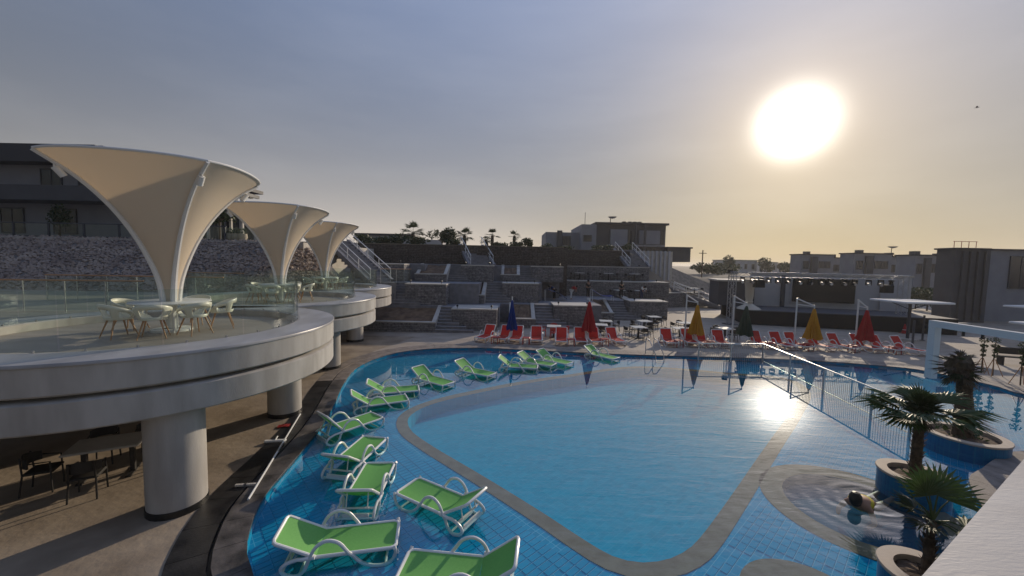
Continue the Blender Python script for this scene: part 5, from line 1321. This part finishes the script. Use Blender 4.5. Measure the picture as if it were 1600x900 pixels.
b0 = Vector((41.6, 36.2)); 
box_o('main_block', M_wallm, t, 44.6, 64, 37.4, 40, 0, 6.9); box_o('roof', M_roofd, t, 44.4, 64.2, 37.2, 40.2, 6.9, 7.05)
box_o('dark_tower', M_walld, t, 41.3, 44.58, 36.0, 37.6, 0, 6.85); box_o('tower_cap', M_roofd, t, 41.1, 44.39, 35.8, 37.7, 6.85, 7.0)
for k in range(4): box_o('fin', M_walld, t, 41.9 + k * .7, 42.05 + k * .7, 35.85, 36.0, .2, 6.7)
window(t, 45.2, 46.2, 3.4, 6.4, 37.35, mull=0); window(t, 48.2, 51.5, 3.2, 6.4, 37.35, mull=2); window(t, 53, 57, 3.2, 6.4, 37.35, mull=2)
r = MB()
for k in range(4): r.tube([(42 + k * .7, 36.8, 7.0), (42.0 + k * .7, 36.8, 7.65)], .025, 6)
r.tube([(41.9, 36.8, 7.65), (44.2, 36.8, 7.65)], .025, 6); r.build('roof_rail', M_redpl, t, world=True)
t = thing('utility_pole', 'thin utility pole on the gravel hill right of the villa', 'pole', (X(1095, 62), 62, 4))
MB().tube([(X(1095, 62), 62, 3), (X(1095, 62), 62, 7.4)], .09, 8).build('shaft', M_trunk, t, world=True); MB().beam((X(1095, 62) - .6, 62, 6.9), (X(1095, 62) + .6, 62, 6.9), .1).build('crossarm', M_trunk, t, world=True)

# ------------------------------------------------------------------ vegetation of the hill and the plain
def fan_tree(label, px, Y, zb, h, r, nf, lean=0):
    t = thing('hill_palm', label, 'palm tree', (X(px, Y), Y, zb), 0, 'palms on the hilltop')
    trunk(h, .24, .19, (lean, 0), 40).build('trunk', M_trunk, t)
    for k in range(nf):
        a = k * 2.4 + px; e = R_(rnd(-35, 75)); fan_leaf((lean, 0, h), (math.cos(a) * math.cos(e), math.sin(a) * math.cos(e), math.sin(e)), r * .45, r * .62, .5, 14, 150).build('frond', M_leafd, t)
fan_tree('broad palm on the hill left of the hill stairs', 645, 46, 6.4, 1.7, 1.7, 20)
fan_tree('round crowned palm above the hill stairs', 725, 46, 6.4, 1.5, 1.35, 20)
fan_tree('left palm of the close pair right of the hill stairs', 760, 50, 6.4, 1.3, 1.0, 12, -.2)
fan_tree('right palm of the close pair right of the hill stairs', 768, 51, 6.4, 1.9, 1.2, 12)
fan_tree('slim palm alone right of the close pair', 802, 50, 6.4, 1.8, 1.0, 12)
def bush(label, x, y, z, rx, rz_, n=500, name='shrub', m_=None, group='shrubs on the hilltop', size=.16, trunk_h=0.0):
    t = thing(name, label, 'shrub' if name == 'shrub' else 'tree', (x, y, z), 0, group)
    bl = [((rnd(-.6, .6) * rx, rnd(-.3, .3) * rx, trunk_h + rz_ * rnd(.35, .95)), (rx * rnd(.35, .6), rx * .5, rz_ * rnd(.3, .5))) for k in range(7)]
    m = MB(); foliage(m, bl, n, size); m.build('crown', m_ or M_leafd, t)
    m = MB(); m.tube([(0, 0, -.1), (.05, 0, trunk_h + rz_ * .4), (.1, .05, trunk_h + rz_ * .8)], [.09, .06, .02], 6)
    for k in range(4): a = k * 1.7; m.tube([(.03, 0, trunk_h + rz_ * .3), (rx * .5 * math.cos(a), rx * .4 * math.sin(a), trunk_h + rz_ * .8)], [.04, .015], 5)
    m.build('trunk', M_trunk, t)
bush('large round dark tree on the hill left of the round palm', X(690, 47), 47, 6.4, 2.0, 1.9, 1400)
for px, Y, rx, rz_, lab in ((575, 44, 1.6, 1.0, 'hedge shrub on the hill nearest the farthest tulip umbrella'), (598, 43.5, 1.6, .9, 'hedge shrub second from the farthest tulip umbrella'), (622, 44, 1.5, 1.1, 'hedge shrub just left of the broad hill palm'), (655, 43, 1.4, .8, 'hedge shrub below the broad hill palm'),
                            (708, 43, 1.0, .7, 'low shrub left of the hill stairs'), (782, 45, 1.1, .6, 'low shrub below the close pair of palms'), (806, 46, 1.1, .7, 'low shrub at the foot of the slim palm'), (823, 47, .9, 1.1, 'upright shrub right of the slim palm'), (850, 50, 1.4, .7, 'low shrub at the left of the hill villa'), (880, 52, 1.6, .8, 'low shrub before the white wing of the hill villa'), (940, 55, 1.8, 1.0, 'shrub before the villa left of its stairs'), (978, 55, 1.1, 1.2, 'bright shrub between the rails of the villa stairs')):
    bush(lab, X(px, Y), Y, 6.4, rx, rz_, 480)
bush('small leaning tree before the left villa', X(97, 27.4), 27.4, 5.86, 1.0, 1.5, 420, 'courtyard_tree', group='trees by the left villa', size=.12, trunk_h=.5)
bush('leafy tree beside the glass room of the left villa', X(345, 28), 28, 5.86, 1.3, 1.3, 700, 'courtyard_tree', group='trees by the left villa', size=.12, trunk_h=1.0)
for k, (px, w_) in enumerate(((362, .3), (372, .35), (381, .3))):
    t = thing('clay_pot', ['left', 'middle', 'right'][k] + ' pale clay pot on the edge of the rubble bank', 'pot', (X(px, 26.7), 26.7, 5.86), 0, 'clay pots on the bank edge')
    MB().lathe([(0, 0), (w_ * .6, 0), (w_, .3), (w_ * .9, .5), (w_ * .95, .55), (w_ * .8, .55), (w_ * .7, .45), (0, .45)], 16).build('pot_body', M_planterstone, t, True)
    m = MB(); foliage(m, [((0, 0, .7), (.25, .25, .25))], 60, .08); m.build('plant', M_leafd, t)
for px, Y, rx, rz_, lab in ((1105, 90, 4, 2.2, 'dark tree clump left of the far white houses'), (1120, 100, 5, 2.4, 'dark tree clump before the first far house'), (1141, 122, 3, 4.6, 'dark round tree before the left far house'), (1193, 128, 3.4, 4.4, 'dark round tree between the far houses'), (1228, 130, 3.6, 3.4, 'dark tree right of the far houses'), (1240, 110, 4, 3.0, 'dark tree left of the first grey villa')):
    bush(lab, X(px, Y), Y, 2.7, rx, rz_, 700, 'far_tree', group='trees beyond the stage', size=.4)
for px, Y, lab in ((1432, 48, 'hedge bush right of the truss tower'), (1450, 46, 'hedge bush below the right grey villa'), (1475, 44, 'hedge bush left of the dark corner building')):
    bush(lab, X(px, Y), Y, 0.0, 1.6, 2.3, 800, group='bushes behind the flat canopy', size=.15)
# a bird in the sky
p = aty(1527, 168, 60); t = thing('bird', 'small dark bird high in the sky at the right', 'bird', p, .6)
m = MB(); m.tube([(0, -.25, 0), (0, -.1, .02), (0, .1, .02), (0, .32, 0)], [.01, .06, .05, .01], 8); m.build('body', M_lamp, t, True)
for s_ in (-1, 1): MB().add([(0, -.08, .03), (0, .1, .03), (s_ * .3, .1, .14), (s_ * .62, .16, .06), (s_ * .3, -.06, .15)], [(0, 1, 2, 4), (4, 2, 3)]).build('wing', M_lamp, t)

# ------------------------------------------------------------------ the hazy evening air
m = bpy.data.materials.new('evening_haze'); m.use_nodes = True; t_ = m.node_tree; t_.nodes.remove(t_.nodes['Principled BSDF'])
pv = N(t_, 'ShaderNodeVolumePrincipled'); pv.inputs['Color'].default_value = (.95, .92, .9, 1); pv.inputs['Density'].default_value = 0.0005; pv.inputs['Anisotropy'].default_value = 0.35
t_.links.new(pv.outputs[0], t_.nodes['Material Output'].inputs['Volume'])
hz_o = MB().box(-2600, 2600, -1600, 3100, -4.0, 16.0).build('haze', m); hz_o['kind'] = 'stuff'
S.cycles.volume_bounces = 0
